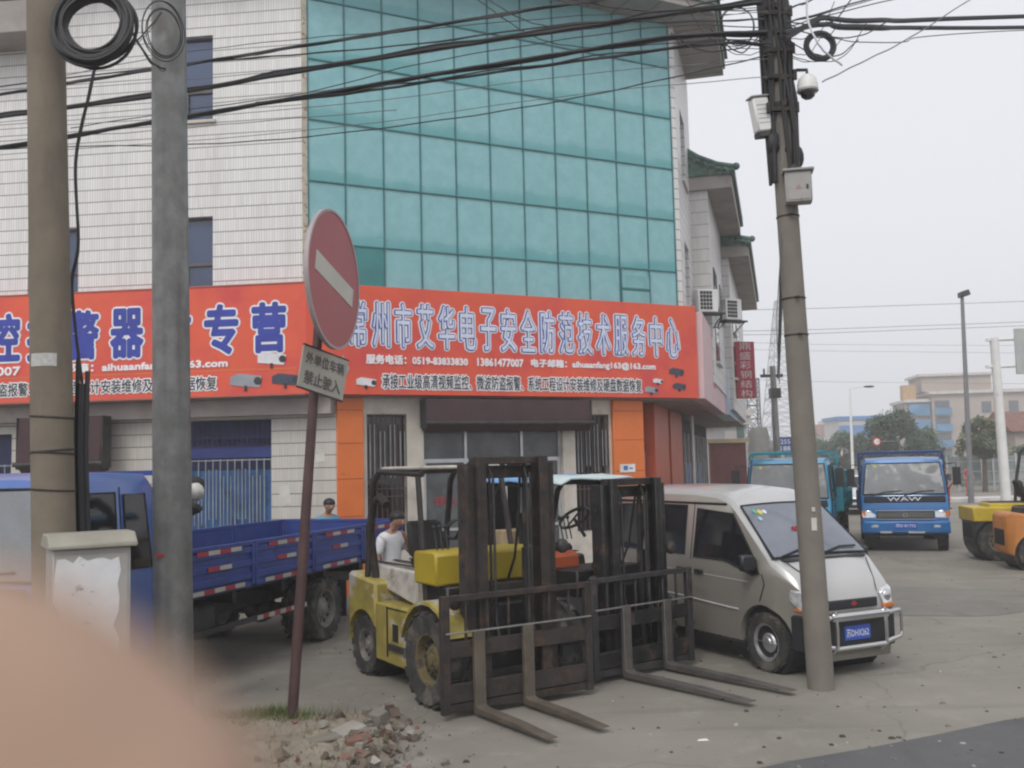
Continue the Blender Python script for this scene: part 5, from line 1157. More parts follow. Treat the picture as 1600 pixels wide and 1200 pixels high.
# ------------------------------------------------------------------ no-entry sign
bs = P(455, 1122, Z=.10); bs.z = 0.02
tp = P(503, 430, Y=bs.y); t = thing('no_entry_sign', 'faded red no entry disc with white bar leaning on a thin maroon post', 'road sign', bs)
s = MB(); v = tp - bs; s.tube([(0, 0, -.02), v * .5, v * 1.08], [.046, .044, .040], 14); s.build('post', pm('maroon_post_paint', (.075, .038, .036), .55, var=.2, scale=6, col2=(.10, .06, .05), th=(.55, .7)), t)
def plane_mat(c, az, roll): # x along (cos az, sin az) , z up, rolled about the normal
    return Matrix.Translation(c) @ Matrix.Rotation(az, 4, 'Z') @ Matrix.Rotation(roll, 4, 'Y')
c = P(521, 437, Y=bs.y - .16) - bs; Md = plane_mat(c, R(79), R(13))
Rr = .598
s = MB(Md); s.cyl((0, -.012, 0), (0, .012, 0), Rr, n=48); dk = s.build('disc', pm('faded_sign_red', (.345, .065, .07), .45, var=.05, scale=1.5), t, bevel=.003)
s = MB(Md); s.lathe([(Rr - .018, -.018), (Rr + .006, -.018), (Rr + .006, .018), (Rr - .018, .018)], (0, 0, 0), 'y', 48); s.build('rim', pm('sign_rim', (.36, .30, .30), .5), dk)
s = MB(Md); s.box(-.44, .44, -.016, -.0125, -.085, .085); s.build('white_bar', pm('aged_sign_white', (.50, .48, .41), .55, var=.06, scale=3), dk, smooth=0)
c = P(505, 583, Y=bs.y - .12) - bs; Mp = plane_mat(c, R(53), R(12))
s = MB(Mp); s.box(-.26, .26, -.008, .008, -.19, .19); pl2 = s.build('plate', pm('dull_plate_white', (.33, .315, .27), .6, var=.06, scale=4), t, bevel=.003)
s = MB(Mp); s.box(-.262, .262, -.0095, .009, .178, .192); s.box(-.262, .262, -.0095, .009, -.192, -.178); s.build('plate_border', M_iron, pl2, smooth=0)
M_faint = pm('worn_black_lettering', (.09, .08, .075), .6, var=.3, scale=12)
text('外单位车辆', .44, .105, M_faint, pl2, Mp @ Vector((0, -.009, .085)), rotm=Mp.to_3x3().to_4x4(), grow=.002)
text('禁止驶入', .42, .12, M_faint, pl2, Mp @ Vector((0, -.009, -.08)), rotm=Mp.to_3x3().to_4x4(), grow=.003)
# ------------------------------------------------------------------ broken verge, rubble, grass
from mathutils import noise as mnoise
def vh(x, y):
    # rises inside a ragged outline
    cx, cy = -1.95, 7.55; dx, dy = (x - cx) / 1.0, (y - cy) / 1.28
    e = max(abs(dx), abs(dy)) + .16 * mnoise.noise(Vector((x * 2.2, y * 2.2, 0)))
    k = max(0, min(1, (1.0 - e) / .18)); k = k * k * (3 - 2 * k)
    return k * (.13 + .035 * mnoise.noise(Vector((x * 5, y * 5, 3))) + .02 * mnoise.noise(Vector((x * 17, y * 17, 5))))
s = MB(); nx, ny = 150, 140; x0, x1, y0, y1 = -3.9, -.6, 5.95, 9.1; vs = []
for j in range(ny + 1):
    for i in range(nx + 1):
        x = x0 + (x1 - x0) * i / nx; y = y0 + (y1 - y0) * j / ny; vs.append((x, y, vh(x, y) - .012))
s.add(vs, [(j * (nx + 1) + i, j * (nx + 1) + i + 1, (j + 1) * (nx + 1) + i + 1, (j + 1) * (nx + 1) + i) for j in range(ny) for i in range(nx)])
vm = ground_mat('broken_verge', (.29, .25, .20), (.19, .155, .115), (.36, .32, .27), 3.0, crack=False)
struct(s.build('verge', vm, smooth=60, recalc=False))
random.seed(11); s = MB()
mm = [M_conc2, pm('brick_red', (.19, .10, .075), .85, var=.2), pm('dusty_plaster_bit', (.30, .28, .24), .9, var=.2), pm('soil_clod', (.13, .10, .075), .9, var=.3)]
for k in range(520):
    a = random.random()
    if a < .75: x, y = random.gauss(-1.08, .13), random.uniform(6.4, 8.75)
    elif a < .88: x, y = random.uniform(-1.9, -.9), random.gauss(6.9, .3)
    else: x, y = random.uniform(-3.0, -.5), random.uniform(6.3, 8.9)
    r_ = random.choice((.006, .008, .01, .012, .02, .028, .04)) * random.uniform(.6, 1.2); z = max(0, vh(x, y))
    rot = Euler((random.random() * 6, random.random() * 6, random.random() * 6)).to_matrix()
    p8 = [Vector((x, y, z + r_ * .3)) + rot @ Vector((sx * r_ * random.uniform(.7, 1.3), sy * r_ * random.uniform(.5, 1.1), sz * r_ * random.uniform(.4, .9))) for sx, sy, sz in ((-1, -1, -1), (1, -1, -1), (1, 1, -1), (-1, 1, -1), (-1, -1, 1), (1, -1, 1), (1, 1, 1), (-1, 1, 1))]
    s.hexa(p8, random.choice((0, 0, 0, 0, 0, 0, 3, 3, 3, 3, 3, 1, 2)))
tag(s.build('rubble', mm, smooth=0), 'broken concrete, soil clods and brick bits along the verge edge', 'rubble', kind='stuff')
for (px, py, l_, w_, h_, rz, m_) in ((560, 1165, .22, .11, .05, .5, mm[1]), (545, 1150, .30, .2, .05, .9, mm[2]), (500, 1160, .35, .12, .03, .3, M_conc2), (590, 1130, .20, .14, .1, 1.2, M_conc2)):
    q = P(px, py, Z=.1); s = MB(); s.hexa([(-l_ / 2, -w_ / 2, 0), (l_ / 2, -w_ * .4, 0), (l_ * .45, w_ / 2, 0), (-l_ * .4, w_ * .45, 0), (-l_ * .45, -w_ * .45, h_), (l_ * .42, -w_ * .35, h_ * .8), (l_ * .4, w_ * .4, h_), (-l_ * .4, w_ * .4, h_ * .9)])
    o = s.build('rubble_chunk', m_, bevel=.006); o.location = (q.x, q.y, max(0, vh(q.x, q.y)) - .005); o.rotation_euler = (.12, -.1, rz)
    tag(o, {(560): 'red brick piece lying on the broken verge edge', 545: 'flat pale grey slab lying on the broken verge beside the red brick piece', 500: 'flat grey concrete slab on the verge in front of the sign post', 590: 'grey concrete lump at the right edge of the broken verge'}[px], 'rubble', 'loose chunks on the broken verge')
random.seed(12); s = MB()
for k in range(4200):
    if k < 3400: x, y = random.gauss(P(405, 1108, Z=.12).x, .34), random.gauss(P(400, 1112, Z=.12).y, .17)
    else: x, y = random.uniform(-3.2, -1.0), random.uniform(6.6, 8.7)
    z = vh(x, y)
    if z < .05: continue
    h_ = random.uniform(.03, .11) * (1 if k < 3400 else .5); a = random.random() * 6.28; w_ = .004; lx, ly = random.gauss(0, .03), random.gauss(0, .03)
    s.add([(x - w_ * math.cos(a), y - w_ * math.sin(a), z - .015), (x + w_ * math.cos(a), y + w_ * math.sin(a), z - .015), (x + lx, y + ly, z + h_)], [(0, 1, 2)], random.choice((0, 0, 1, 2)))
tag(s.build('grass', [pm('grass_green', (.10, .15, .035), .7, var=.3), pm('grass_dry', (.22, .19, .09), .8, var=.3), pm('grass_dark', (.06, .09, .025), .7, var=.3)], smooth=0, recalc=False), 'short patchy grass and weeds around the sign post foot', 'grass', kind='stuff')
for px, py, sc, lab in ((1210, 1048, 1, 'white crumpled paper scrap on the ground below the van wheel'), (1098, 1158, .55, 'tiny white litter speck in front of the black forklift tips')):
    q = P(px, py, Z=0); s = MB(); s.loft([[(-.08 * sc, -.03 * sc, .005), (.09 * sc, -.02 * sc, .005), (.08 * sc, .04 * sc, .006), (-.07 * sc, .03 * sc, .005)], [(-.06 * sc, -.02 * sc, .03 * sc), (.07 * sc, -.015 * sc, .018 * sc), (.06 * sc, .03 * sc, .03 * sc), (-.05 * sc, .02 * sc, .022 * sc)]])
    o = s.build('litter', M_white); o.location = q; tag(o, lab, 'litter')
# bundle behind the near cab
q = P(300, 785, Y=10.6); s = MB(); random.seed(8)
for k in range(9): s.ball((random.uniform(-.16, .16), random.uniform(-.1, .1), random.uniform(-.02, .36)), (random.uniform(.08, .14), .09, random.uniform(.06, .12)), 10, 7, mi=k % 2)
o = s.build('plastic_bundle', [M_black, pm('pale_plastic_sheet', (.5, .5, .47), .5, var=.3, scale=9)]); o.location = q - Vector((0, 0, .12)); tag(o, 'black and white plastic bundle tied behind the cab of the near blue truck', 'bundle')
# ------------------------------------------------------------------ people
M_tee = pm('white_polo_cloth', (.68, .69, .72), .8, var=.05, bump=.15, bs=14); M_teeb = pm('turquoise_shirt_cloth', (.10, .30, .42), .8, var=.1)
M_trou = pm('dark_trousers', (.05, .05, .055), .85, var=.2); M_redc = pm('red_cloth', (.45, .05, .05), .8); M_darkc = pm('dark_cloth', (.03, .03, .035), .85)
def person(loc, rz, label, H, shirt, trou, nod=0.0, armL=None, armR=None, fingers=True):
    t = thing('person', label, 'person', loc, rz); k = H / 1.7; V = []; E = []; Rd = []
    def v(x, y, z, r_, p=None):
        V.append((x * k, y * k, z * k)); Rd.append(r_ * k)
        if p is not None: E.append((p, len(V) - 1))
        return len(V) - 1
    pel = v(0, 0, .93, .105); sp = v(0, 0, 1.1, .10, pel); ch_ = v(.0, 0, 1.28, .115, sp); ub = v(-.01, 0, 1.40, .085, ch_); nk = v(.01 + nod * .02, 0, 1.47, .05, ub)
    h1 = v(.03 + nod * .05, 0, 1.53, .055, nk); h2 = v(.045 + nod * .09, 0, 1.585, .077, h1); h3 = v(.04 + nod * .10, 0, 1.635, .074, h2); h4 = v(.03 + nod * .09, 0, 1.665, .045, h3)
    ns = v(.125 + nod * .11, 0, 1.575 - nod * .02, .014, h2)
    for sd in (-1, 1): v(.03 + nod * .09, sd * .082, 1.585, .016, h2)
    arms = {}
    for sd, ar in ((-1, armR), (1, armL)):
        sh = v(0, sd * .17, 1.37, .058, ub); el, wr_ = ar or ((.0, sd * .25, 1.10), (.14, sd * .24, .90))
        e = v(*el, .040, sh); w_ = v(*wr_, .027, e); d = Vector(wr_) - Vector(el); d.normalize(); pm_ = Vector(wr_) + d * .07; p = v(*pm_, .032, w_)
        side = d.cross(Vector((0, 1, 0))); side = side.normalized() if side.length > .1 else Vector((1, 0, 0)); n_ = d.cross(side)
        if fingers:
            for f in range(4):
                o = side * (f - 1.5) * .019; l_ = (.06, .072, .066, .05)[f]; q1 = pm_ + o + d * .035; a_ = v(*q1, .0095, p); b_ = v(*(q1 + d * l_ * .55 + n_ * .012), .0085, a_); v(*(q1 + d * l_ * .85 + n_ * .035), .0075, b_)
            q1 = pm_ - side * .036 - d * .02; a_ = v(*q1, .011, p); v(*(q1 - side * .02 + d * .04 + n_ * .01), .009, a_)
        arms[sd] = (el, wr_)
    for sd in (-1, 1):
        hp = v(0, sd * .09, .88, .082, pel); kn = v(.03, sd * .10, .48, .052, hp); an = v(-.01, sd * .10, .09, .036, kn); v(.12, sd * .11, .04, .034, an)
    skin('body', V, E, Rd, M_skin, t, 2 if fingers else 1)
    S2 = [(0, 0, .88), (0, 0, 1.1), (0, 0, 1.28), (-.01, 0, 1.40), (.008, 0, 1.462)]; r2 = [.135, .128, .138, .108, .068]; e2 = [(0, 1), (1, 2), (2, 3), (3, 4)]
    for sd in (-1, 1):
        el = Vector(arms[sd][0]); sh = Vector((0, sd * .17, 1.37)); i = len(S2); S2 += [tuple(sh), tuple(sh.lerp(el, .45)), tuple(sh.lerp(el, .8))]; r2 += [.074, .062, .060]; e2 += [(3, i), (i, i + 1), (i + 1, i + 2)]
    skin('shirt', [tuple(c * k for c in q) for q in S2], e2, [a * k for a in r2], shirt, t, 2)
    T = [(0, 0, .95)]; rt = [.13]; et_ = []
    for sd in (-1, 1): i = len(T); T += [(0, sd * .09, .86), (.03, sd * .10, .48), (-.005, sd * .10, .10)]; rt += [.10, .07, .058]; et_ += [(0, i), (i, i + 1), (i + 1, i + 2)]
    skin('trousers', [tuple(c * k for c in q) for q in T], et_, [a * k for a in rt], trou, t, 2)
    for sd in (-1, 1): s = MB(); s.loft([[(-.07 * k, (sd * .11 + a) * k, .0), (.19 * k, (sd * .115 + a * .8) * k, .0), (.19 * k, (sd * .115 + a * .8) * k, .04 * k), (-.06 * k, (sd * .11 + a) * k, .09 * k)] for a in (-.045, .045)]); s.build('shoe', M_darkc, t, bevel=.012)
    s = MB(); s.ball(((.018 + nod * .095) * k, 0, 1.635 * k), (.108 * k, .097 * k, .085 * k), 18, 12)
    hr = s.build('hair', M_hair, t)
    bm = bmesh.new(); bm.from_mesh(hr.data); lim = [v_ for v_ in bm.verts if v_.co.z < (1.615 - .02 * nod) * k and v_.co.x > (.045 + nod * .10) * k] + [v_ for v_ in bm.verts if v_.co.z < 1.552 * k]
    bmesh.ops.delete(bm, geom=list(set(lim)), context='VERTS'); bm.to_mesh(hr.data); bm.free()
    for sd in (-1, 1): s = MB(); s.ball(((.113 + nod * .1) * k, sd * .03 * k, (1.60 - nod * .015) * k), (.008 * k, .012 * k, .006 * k), 8, 6); s.build('eye', M_darkc, t)
    return t
q = P(611, 830, Y=12.4); person((q.x, 12.4, 0), R(-38), 'person in a white polo shirt with head bowed, behind the yellow forklift', 1.64, M_tee, M_trou, nod=1.0, armL=((.10, .27, 1.16), (.16, .10, 1.36)))
q = P(512, 830, Y=16.2); person((q.x, 16.2, 0), R(-60), 'person with black hair and turquoise shirt, only the head above the truck bed', 1.70, M_teeb, M_trou, nod=.7)
q = P(1477, 760, Y=40); person((q.x, 40, 0), R(-90), 'person in dark top and red shorts far behind the bright blue truck', 1.65, M_darkc, M_redc, fingers=False)
q = P(1514, 760, Y=52); person((q.x, 52, 0), R(-90), 'person in red far off beside the hoarding fence', 1.6, M_redc, M_redc, fingers=False)
# ------------------------------------------------------------------ far right machines
M_yfar = pm('bright_machine_yellow', (.52, .38, .03), .45, var=.1, col2=(.3, .22, .05), th=(.58, .75))
forklift((11.75, 20.55, 0), (.985, -.17), 'yellow forklift at the far right, seen from its rear corner', M_dkp, M_rust, W=1.3, wr=.42, rr=.40, wb=1.85, hoodm=M_yfar, cowl=M_dkp, fl=1.1, gx=.6, cap=M_yfar, roofz=2.3)
forklift((11.38, 18.75, 0), (.985, -.17), 'orange forklift in front of the far yellow one, cut by the frame', pm('machine_orange', (.50, .19, .04), .5, var=.1, col2=(.32, .15, .06), th=(.55, .75)), M_rust, W=1.3, wr=.40, rr=.31, wb=1.7, hoodm=M_dkp, cowl=M_dkp, fl=1.1, gx=.9)
# ------------------------------------------------------------------ far things
def box_thing(name, label, cat, mats, fn, group=None):
    s = MB(); fn(s); o = s.build(name, mats, smooth=0); return tag(o, label, cat, group)
M_beige = pm('beige_render', (.40, .34, .30), .85, var=.06, scale=.3); M_bluegl = pm('blue_balcony_glass', (.10, .25, .42), .2, var=.2, scale=.5)
M_trim = pm('pale_trim', (.55, .52, .50), .8); M_farwin = pm('far_window', (.10, .12, .14), .3, var=.2)
M_farblue = pm('far_blue_roof', (.05, .19, .46), .5, var=.15, scale=.3); M_farred = pm('far_tile_roof', (.20, .10, .08), .8, var=.15)
M_brick = pm('red_brown_wall', (.16, .05, .05), .8, var=.15)
def base(px, Y): return Vector((P(px, 710, Y=Y).x, Y, 0))
# beige block with blue balconies
D = 132; o_ = base(1461, D); t = thing('beige_office_building', 'big beige building with blue balconies and stepped flat roof on the right horizon', 'building', o_, R(-8))
zt = P(1500, 582, Y=D).z; z2 = P(1500, 610, Y=D).z
s = MB(); s.box(0, 12.3, 0, 9, 0, z2); s.build('wall', M_beige, t, smooth=0)
s = MB(); s.box(-.9, 8.0, 1.2, 8, z2, zt - .3); s.build('upper_storey', M_beige, t, smooth=0)
s = MB(); s.box(-.4, 12.8, -.5, 9.2, z2 - .45, z2 - .05); s.build('cornice', M_trim, t, smooth=0)
s = MB(); s.box(-1.3, 8.4, .8, 8.4, zt - .35, zt); s.build('roof', M_trim, t, smooth=0)
s = MB(); s.box(-3.0, -.02, 1.0, 9, 0, z2 - 1.4); s.build('side_wing', M_beige, t, smooth=0)
s = MB(); s.box(-3.4, 0.1, .5, 9, z2 - 1.4, z2 - 1.0); s.build('wing_roof', M_trim, t, smooth=0)
s = MB(); s.box(-3.3, -1.6, 1.5, 3, z2 - .98, z2 + 1.0); s.build('roof_sign', pm('ochre_panel', (.45, .30, .15), .8), t, smooth=0)
for k in range(4):
    z = .9 + k * 2.15
    if z + 1.7 < z2:
        s = MB(); s.box(-2.8, -.2, .45, .99, z, z + 1.5); s.build('balcony', M_bluegl, t, smooth=0)
        s = MB(); s.box(.25, 2.3, -.55, -.01, z, z + .9); b_ = s.build('balcony', M_bluegl, t, smooth=0)
        s = MB(); s.box(.3, 2.2, -.06, -.012, z + .95, z + 1.9); s.build('window', M_farwin, t, smooth=0)
for x, z in ((6.2, z2 - 3.1), (6.2, z2 - 6.2), (9.6, z2 - 3.1), (9.6, z2 - 6.2)):
    s = MB(); s.box(x, x + 1.2, -.05, -.01, z, z + 1.5); s.build('window', M_farwin, t, smooth=0)
def house(px0, px1, py, Y, label, wall, roof, pitched=False, wins=3, cat='building', dep=8, nm='far_house'):
    a, b_ = base(px0, Y), base(px1, Y); w_ = b_.x - a.x; h_ = P((px0 + px1) / 2, py, Y=Y).z
    t = thing(nm, label, cat, a)
    wh = h_ * (.72 if pitched else .93); s = MB(); s.box(0, w_, 0, dep, 0, wh); s.build('wall', wall, t, smooth=0)
    s = MB()
    if pitched: s.prism([(-.4, wh), (dep / 2, h_), (dep + .4, wh)], 'x', -.4, w_ + .4)
    else: s.box(-.3, w_ + .3, -.3, dep + .3, wh, h_)
    s.build('roof', roof, t, smooth=0)
    for k in range(wins):
        for f in range(max(1, int(wh / 3))):
            x = w_ * (k + .5) / wins; s = MB(); s.box(x - w_ / wins * .25, x + w_ / wins * .25, -.04, -.01, 1 + f * 3, min(wh - .3, 2.4 + f * 3)); s.build('window', M_farwin, t, smooth=0)
    return t
M_pale = pm('pale_render', (.50, .49, .48), .85, var=.1, scale=.2)
t = house(1313, 1374, 650, 170, 'low building with bright blue roof panels left of the dark far tree', M_pale, M_farblue, wins=4)
s = MB(); s.box(0, 6.7, -.4, -.05, 5.2, 7.4); s.build('blue_fascia', M_farblue, t, smooth=0)
house(1284, 1300, 662, 210, 'pale small house at the horizon, leftmost of the far right group', M_pale, M_farred, True, 2)
house(1300, 1312, 656, 230, 'narrow pale house at the horizon beside the blue roofed building', M_pale, M_trim, False, 1)
house(1375, 1440, 648, 190, 'long pale building behind the dark far tree', M_pale, M_trim, False, 5)
house(1588, 1660, 640, 64, 'reddish roofed house at the right edge behind the sign gantry', M_beige, M_farred, True, 3, dep=4)
t = house(1134, 1168, 640, 46, 'small grey gabled house past the shop row', M_pale, M_trim, False, 0, dep=6)
s = MB(); w_ = base(1168, 46).x - base(1134, 46).x; zr = P(1150, 645, Y=46).z
s.prism([(-.3, zr), (w_ * .3, zr + .75), (w_ + .25, zr - .35), (w_ + .2, zr - .55), (-.3, zr - .6)], 'y', -.2, 6.2); s.build('gable', M_pale, t, smooth=0)
s = MB(); s.box(.55, w_ - .12, -.05, -.01, P(1150, 684, Y=46).z, P(1150, 662, Y=46).z); s.build('window', pm('green_window', (.10, .16, .14), .3), t, smooth=0)
t = thing('low_wall', 'low red brown wall beyond the last shop sign', 'wall', base(1110, 44)); s = MB(); w_ = base(1166, 44).x - base(1110, 44).x; zt_ = P(1140, 692, Y=44).z
s.box(0, w_, 0, .4, 0, zt_); s.build('masonry', M_brick, t, smooth=0); s = MB(); s.box(-.1, w_ + .15, -.1, .5, zt_, zt_ + .18); s.build('coping', pm('ochre_coping', (.42, .34, .2), .8), t, smooth=0)
# small roadside works: tank and lattice tower, thin pole, pylon
b_ = base(1187, 52); t = thing('water_tank', 'grey round tank under the small lattice tower beyond the teal truck', 'tank', b_)
s = MB(); zt_ = P(1187, 668, Y=52).z; s.lathe([(.001, 0), (.55, 0), (.55, zt_ - .5), (.42, zt_), (.001, zt_)], (0, 0, 0), 'z', 20); s.ball((.55, 0, 2.6), (.45, .45, .5)); s.build('shell', pm('tank_grey', (.19, .19, .18), .7, var=.1), t)
def lattice(loc, w0, w1, z0, z1, n, r_, label, name, mat):
    s = MB()
    def c(k, sx, sy): f = k / n; w_ = (w0 + (w1 - w0) * f) / 2; return Vector((sx * w_, sy * w_, z0 + (z1 - z0) * f))
    cr = [(-1, -1), (1, -1), (1, 1), (-1, 1)]
    for sx, sy in cr: s.cyl(c(0, sx, sy), c(n, sx, sy), r_, n=5)
    for k in range(n):
        for i in range(4):
            a, b2 = cr[i], cr[(i + 1) % 4]; s.cyl(c(k, *a), c(k + 1, *b2), r_ * .6, n=4); s.cyl(c(k, *b2), c(k + 1, *a), r_ * .6, n=4); s.cyl(c(k + 1, *a), c(k + 1, *b2), r_ * .7, n=4)
    o = s.build(name, mat); o.location = loc; return tag(o, label, 'tower')
lattice(base(1186, 52.8) + Vector((0, 1.0, 0)), .72, .66, 0, P(1186, 592, Y=53.8).z, 9, .035, 'small steel lattice tower standing behind the grey tank', 'lattice_tower', pm('tower_steel', (.17, .17, .17), .6))
o = lattice(base(1229, 190), 9, 1.6, 0, P(1229, 470, Y=190).z, 12, .10, 'faint tall power pylon in the haze behind the leaning pole', 'power_pylon', pm('pylon_steel', (.30, .31, .33), .6))
b_ = base(1215, 40); t = thing('thin_utility_pole', 'thin grey pole with crossarm left of the leaning pole, farther down the road', 'utility pole', b_)
zt_ = P(1213, 572, Y=40).z; s = MB(); s.tube([(0, 0, 0), (-.05, 0, zt_)], [.17, .12], 12); s.build('shaft', M_galv, t)
s = MB(); s.box(-.55, .35, -.05, .05, zt_ - .45, zt_ - .33); s.box(-.2, .2, -.2, .2, zt_ - 1.3, zt_ - .9); s.build('crossarm', M_iron, t)
for k in range(2): s = MB(); s.cyl((-.4 + k * .6, 0, zt_ - .33), (-.4 + k * .6, 0, zt_ - .1), .04, n=8); s.build('insulator', M_iron, t)
b_ = P(1227, 695, Y=44); t = thing('blue_road_sign', 'small dark blue sign reading 255 right of the thin far pole', 'road sign', (b_.x, 44, 0))
s = MB(); s.cyl((0, .05, 0), (0, .05, b_.z + .2), .04, n=8); s.build('post', M_galv, t)
s = MB(); s.box(-.28, .28, -.02, .02, b_.z - .35, b_.z + .35); p_ = s.build('panel', pm('sign_navy', (.02, .06, .22), .5), t, smooth=0)
text('255', .42, .2, M_swhite, p_, (0, -.024, b_.z + .14)); text('188', .42, .2, M_swhite, p_, (0, -.024, b_.z - .16))
# street lamps
def lamp(px_b, Y, px_t, py_t, mat, label, r_, head):
    b_ = base(px_b, Y); tp = P(px_t, py_t, Y=Y) - b_; t = thing('street_lamp', label, 'street lamp', b_)
    s = MB(); s.tube([(0, 0, 0), (tp.x, 0, tp.z)], [r_ * 1.3, r_ * .75], 12); s.build('pole', mat, t)
    if head == 'box': s = MB(); s.hexa([(tp.x - .1, -.25, tp.z - .15), (tp.x + .3, -.25, tp.z - .05), (tp.x + .3, .25, tp.z - .05), (tp.x - .1, .25, tp.z - .15), (tp.x - .1, -.25, tp.z + .10), (tp.x + .22, -.25, tp.z + .2), (tp.x + .22, .25, tp.z + .2), (tp.x - .1, .25, tp.z + .1)]); s.build('lamp_head', M_plastic, t, bevel=.03)
    else:
        s = MB(); s.tube([(tp.x, 0, tp.z), (tp.x + .5, 0, tp.z + .12), (tp.x + 1.1, 0, tp.z + .16)], .035, 6); s.build('arm', mat, t)
        s = MB(); s.ball((tp.x + 1.35, 0, tp.z + .15), (.4, .14, .08)); s.build('lamp_head', M_plastic, t)
lamp(1513, 44, 1503, 460, pm('dull_lamp_post', (.20, .20, .21), .5, .3), 'tall grey street lamp with square head in front of the beige building', .10, 'box')
lamp(1331, 70, 1328, 608, M_white, 'slim white street lamp between the two blue trucks', .09, 'arm')
# sign gantry at the right edge
b_ = base(1568, 30); u1 = P(1553, 528, Y=30); t = thing('sign_gantry', 'white steel gantry post with two arms carrying a grey road sign at the right edge', 'sign gantry', b_)
s = MB(); s.tube([(0, 0, 0), tuple(u1 - b_)], [.15, .125], 16); s.build('post', M_white, t)
for py in (531, 573):
    q = P(1554, py, Y=30) - b_; s = MB(); s.cyl((q.x - .2, 0, q.z), (q.x + 3.2, 0, q.z + .04), .05, n=10); s.cyl((q.x - .2, 0, q.z - .04), (q.x - .2, 0, q.z + .04), .07, n=10); s.build('arm', M_white, t)
q = P(1586, 585, Y=30) - b_; q2 = P(1586, 514, Y=30) - b_; s = MB(); s.box(q.x, q.x + 2.8, -.12, -.06, q.z, q2.z); s.build('sign_back', pm('sign_back_grey', (.40, .42, .41), .6, var=.1), t, bevel=.01)
# small round sign in front of the far tree
b_ = base(1371, 48); zc = P(1371, 690, Y=48).z; t = thing('round_road_sign', 'small round red rimmed road sign above the bright blue truck roof', 'road sign', b_)
s = MB(); s.tube([(1.1, 0, 0), (1.1, 0, zc), (0, 0, zc)], .035, 8); s.build('post', M_galv, t)
s = MB(); s.cyl((0, -.02, zc), (0, .02, zc), .21, n=24); d_ = s.build('disc', M_redc, t); s = MB(); s.cyl((0, -.03, zc), (0, -.021, zc), .14, n=24); s.build('face', M_white, d_)
# hoarding fence, kerbed island and clutter
M_hoard = pm('green_grey_hoarding', (.22, .26, .25), .8, var=.2, scale=.8, col2=(.33, .34, .33), th=(.5, .6), s2=.8)
a = base(1478, 58); t = thing('hoarding_fence', 'green grey mesh fence along the far road edge', 'fence', a); s = MB(); w_ = base(1640, 58).x - a.x
s.box(0, w_, 0, .06, .3, 2.0); s.build('panel', M_hoard, t, smooth=0)
for k in range(10):
    s = MB(); s.box(k * w_ / 9 - .05, k * w_ / 9 + .05, -.07, -.005, 0, 2.15); s.build('post', M_alu, t)
for k in range(3): s = MB(); s.box(0, w_, -.035, -.012, .5 + k * .6, .54 + k * .6); s.build('rail', M_alu, t)
s = MB(); s.box(base(1470, 45).x, base(1640, 45).x + 6, 45, 47, 0, .16); struct(s.build('traffic_island_kerb', M_trim, smooth=0))
# white car between the trucks
def car(loc, h, label):
    t = thing('white_car', label, 'car', loc, heading(h)); s = MB(); rings = []
    for x, zt_, k in ((-4.2, .75, .9), (-4.1, .95, .95), (-3.4, 1.0, 1), (-2.9, 1.38, .98), (-2.2, 1.45, .98), (-1.5, 1.38, .98), (-.95, .98, 1), (-.2, .84, .97), (0, .6, .9), (.02, .3, .88)):
        zb = .22; hw = .86 * k; top = .62 if zt_ > 1.1 else .78
        rings.append([(x, -hw, zb), (x, -hw, min(zt_ - .06, .85)), (x, -top * k, zt_ - .03), (x, -.3, zt_), (x, .3, zt_), (x, top * k, zt_ - .03), (x, hw, min(zt_ - .06, .85)), (x, hw, zb)])
    s.loft(rings); s.build('body', pm('white_car_paint', (.66, .66, .67), .25, coat=.7, var=.02), t, smooth=40)
    s = MB(); s.hexa([(-.98, -.72, .99), (-.98, .72, .99), (-1.0, .72, .95), (-1.0, -.72, .95), (-1.46, -.58, 1.36), (-1.46, .58, 1.36), (-1.52, .58, 1.34), (-1.52, -.58, 1.34)]); s.v = [v + Vector((.03, 0, .03)) for v in s.v]; s.build('windscreen', M_winglass, t, smooth=0)
    for sd in (-1, 1):
        s = MB(); pl = [(-1.15, .93, .845), (-2.95, .93, .845), (-2.75, 1.32, .66), (-1.62, 1.32, .66)]
        s.add([(x, sd * (y + .015), z) for x, z, y in pl] + [(x, sd * (y - .02), z) for x, z, y in pl], [(0, 1, 2, 3), (7, 6, 5, 4), (0, 1, 5, 4), (1, 2, 6, 5), (2, 3, 7, 6), (3, 0, 4, 7)]); s.build('side_window', M_winglass, t, smooth=0)
        s = MB(); a_, b2 = sorted((sd * .45, sd * .74)); s.box(-.12, .0, a_, b2, .58, .72); s.build('headlight', M_lamp, t, bevel=.02)
        for x in (-.8, -3.3): wheel(t, x, sd * .74, .3, .18, .18, sd, M_alu, tread=12)
    s = MB(); s.box(-.02, .035, -.4, .4, .48, .60); s.box(-.02, .04, -.6, .6, .26, .38); s.build('grille', M_plastic, t)
q = P(1328, 805, Z=0); car((q.x + .3, q.y, 0), (-.36, -.93), 'white car parked in the gap between the teal and bright blue trucks')
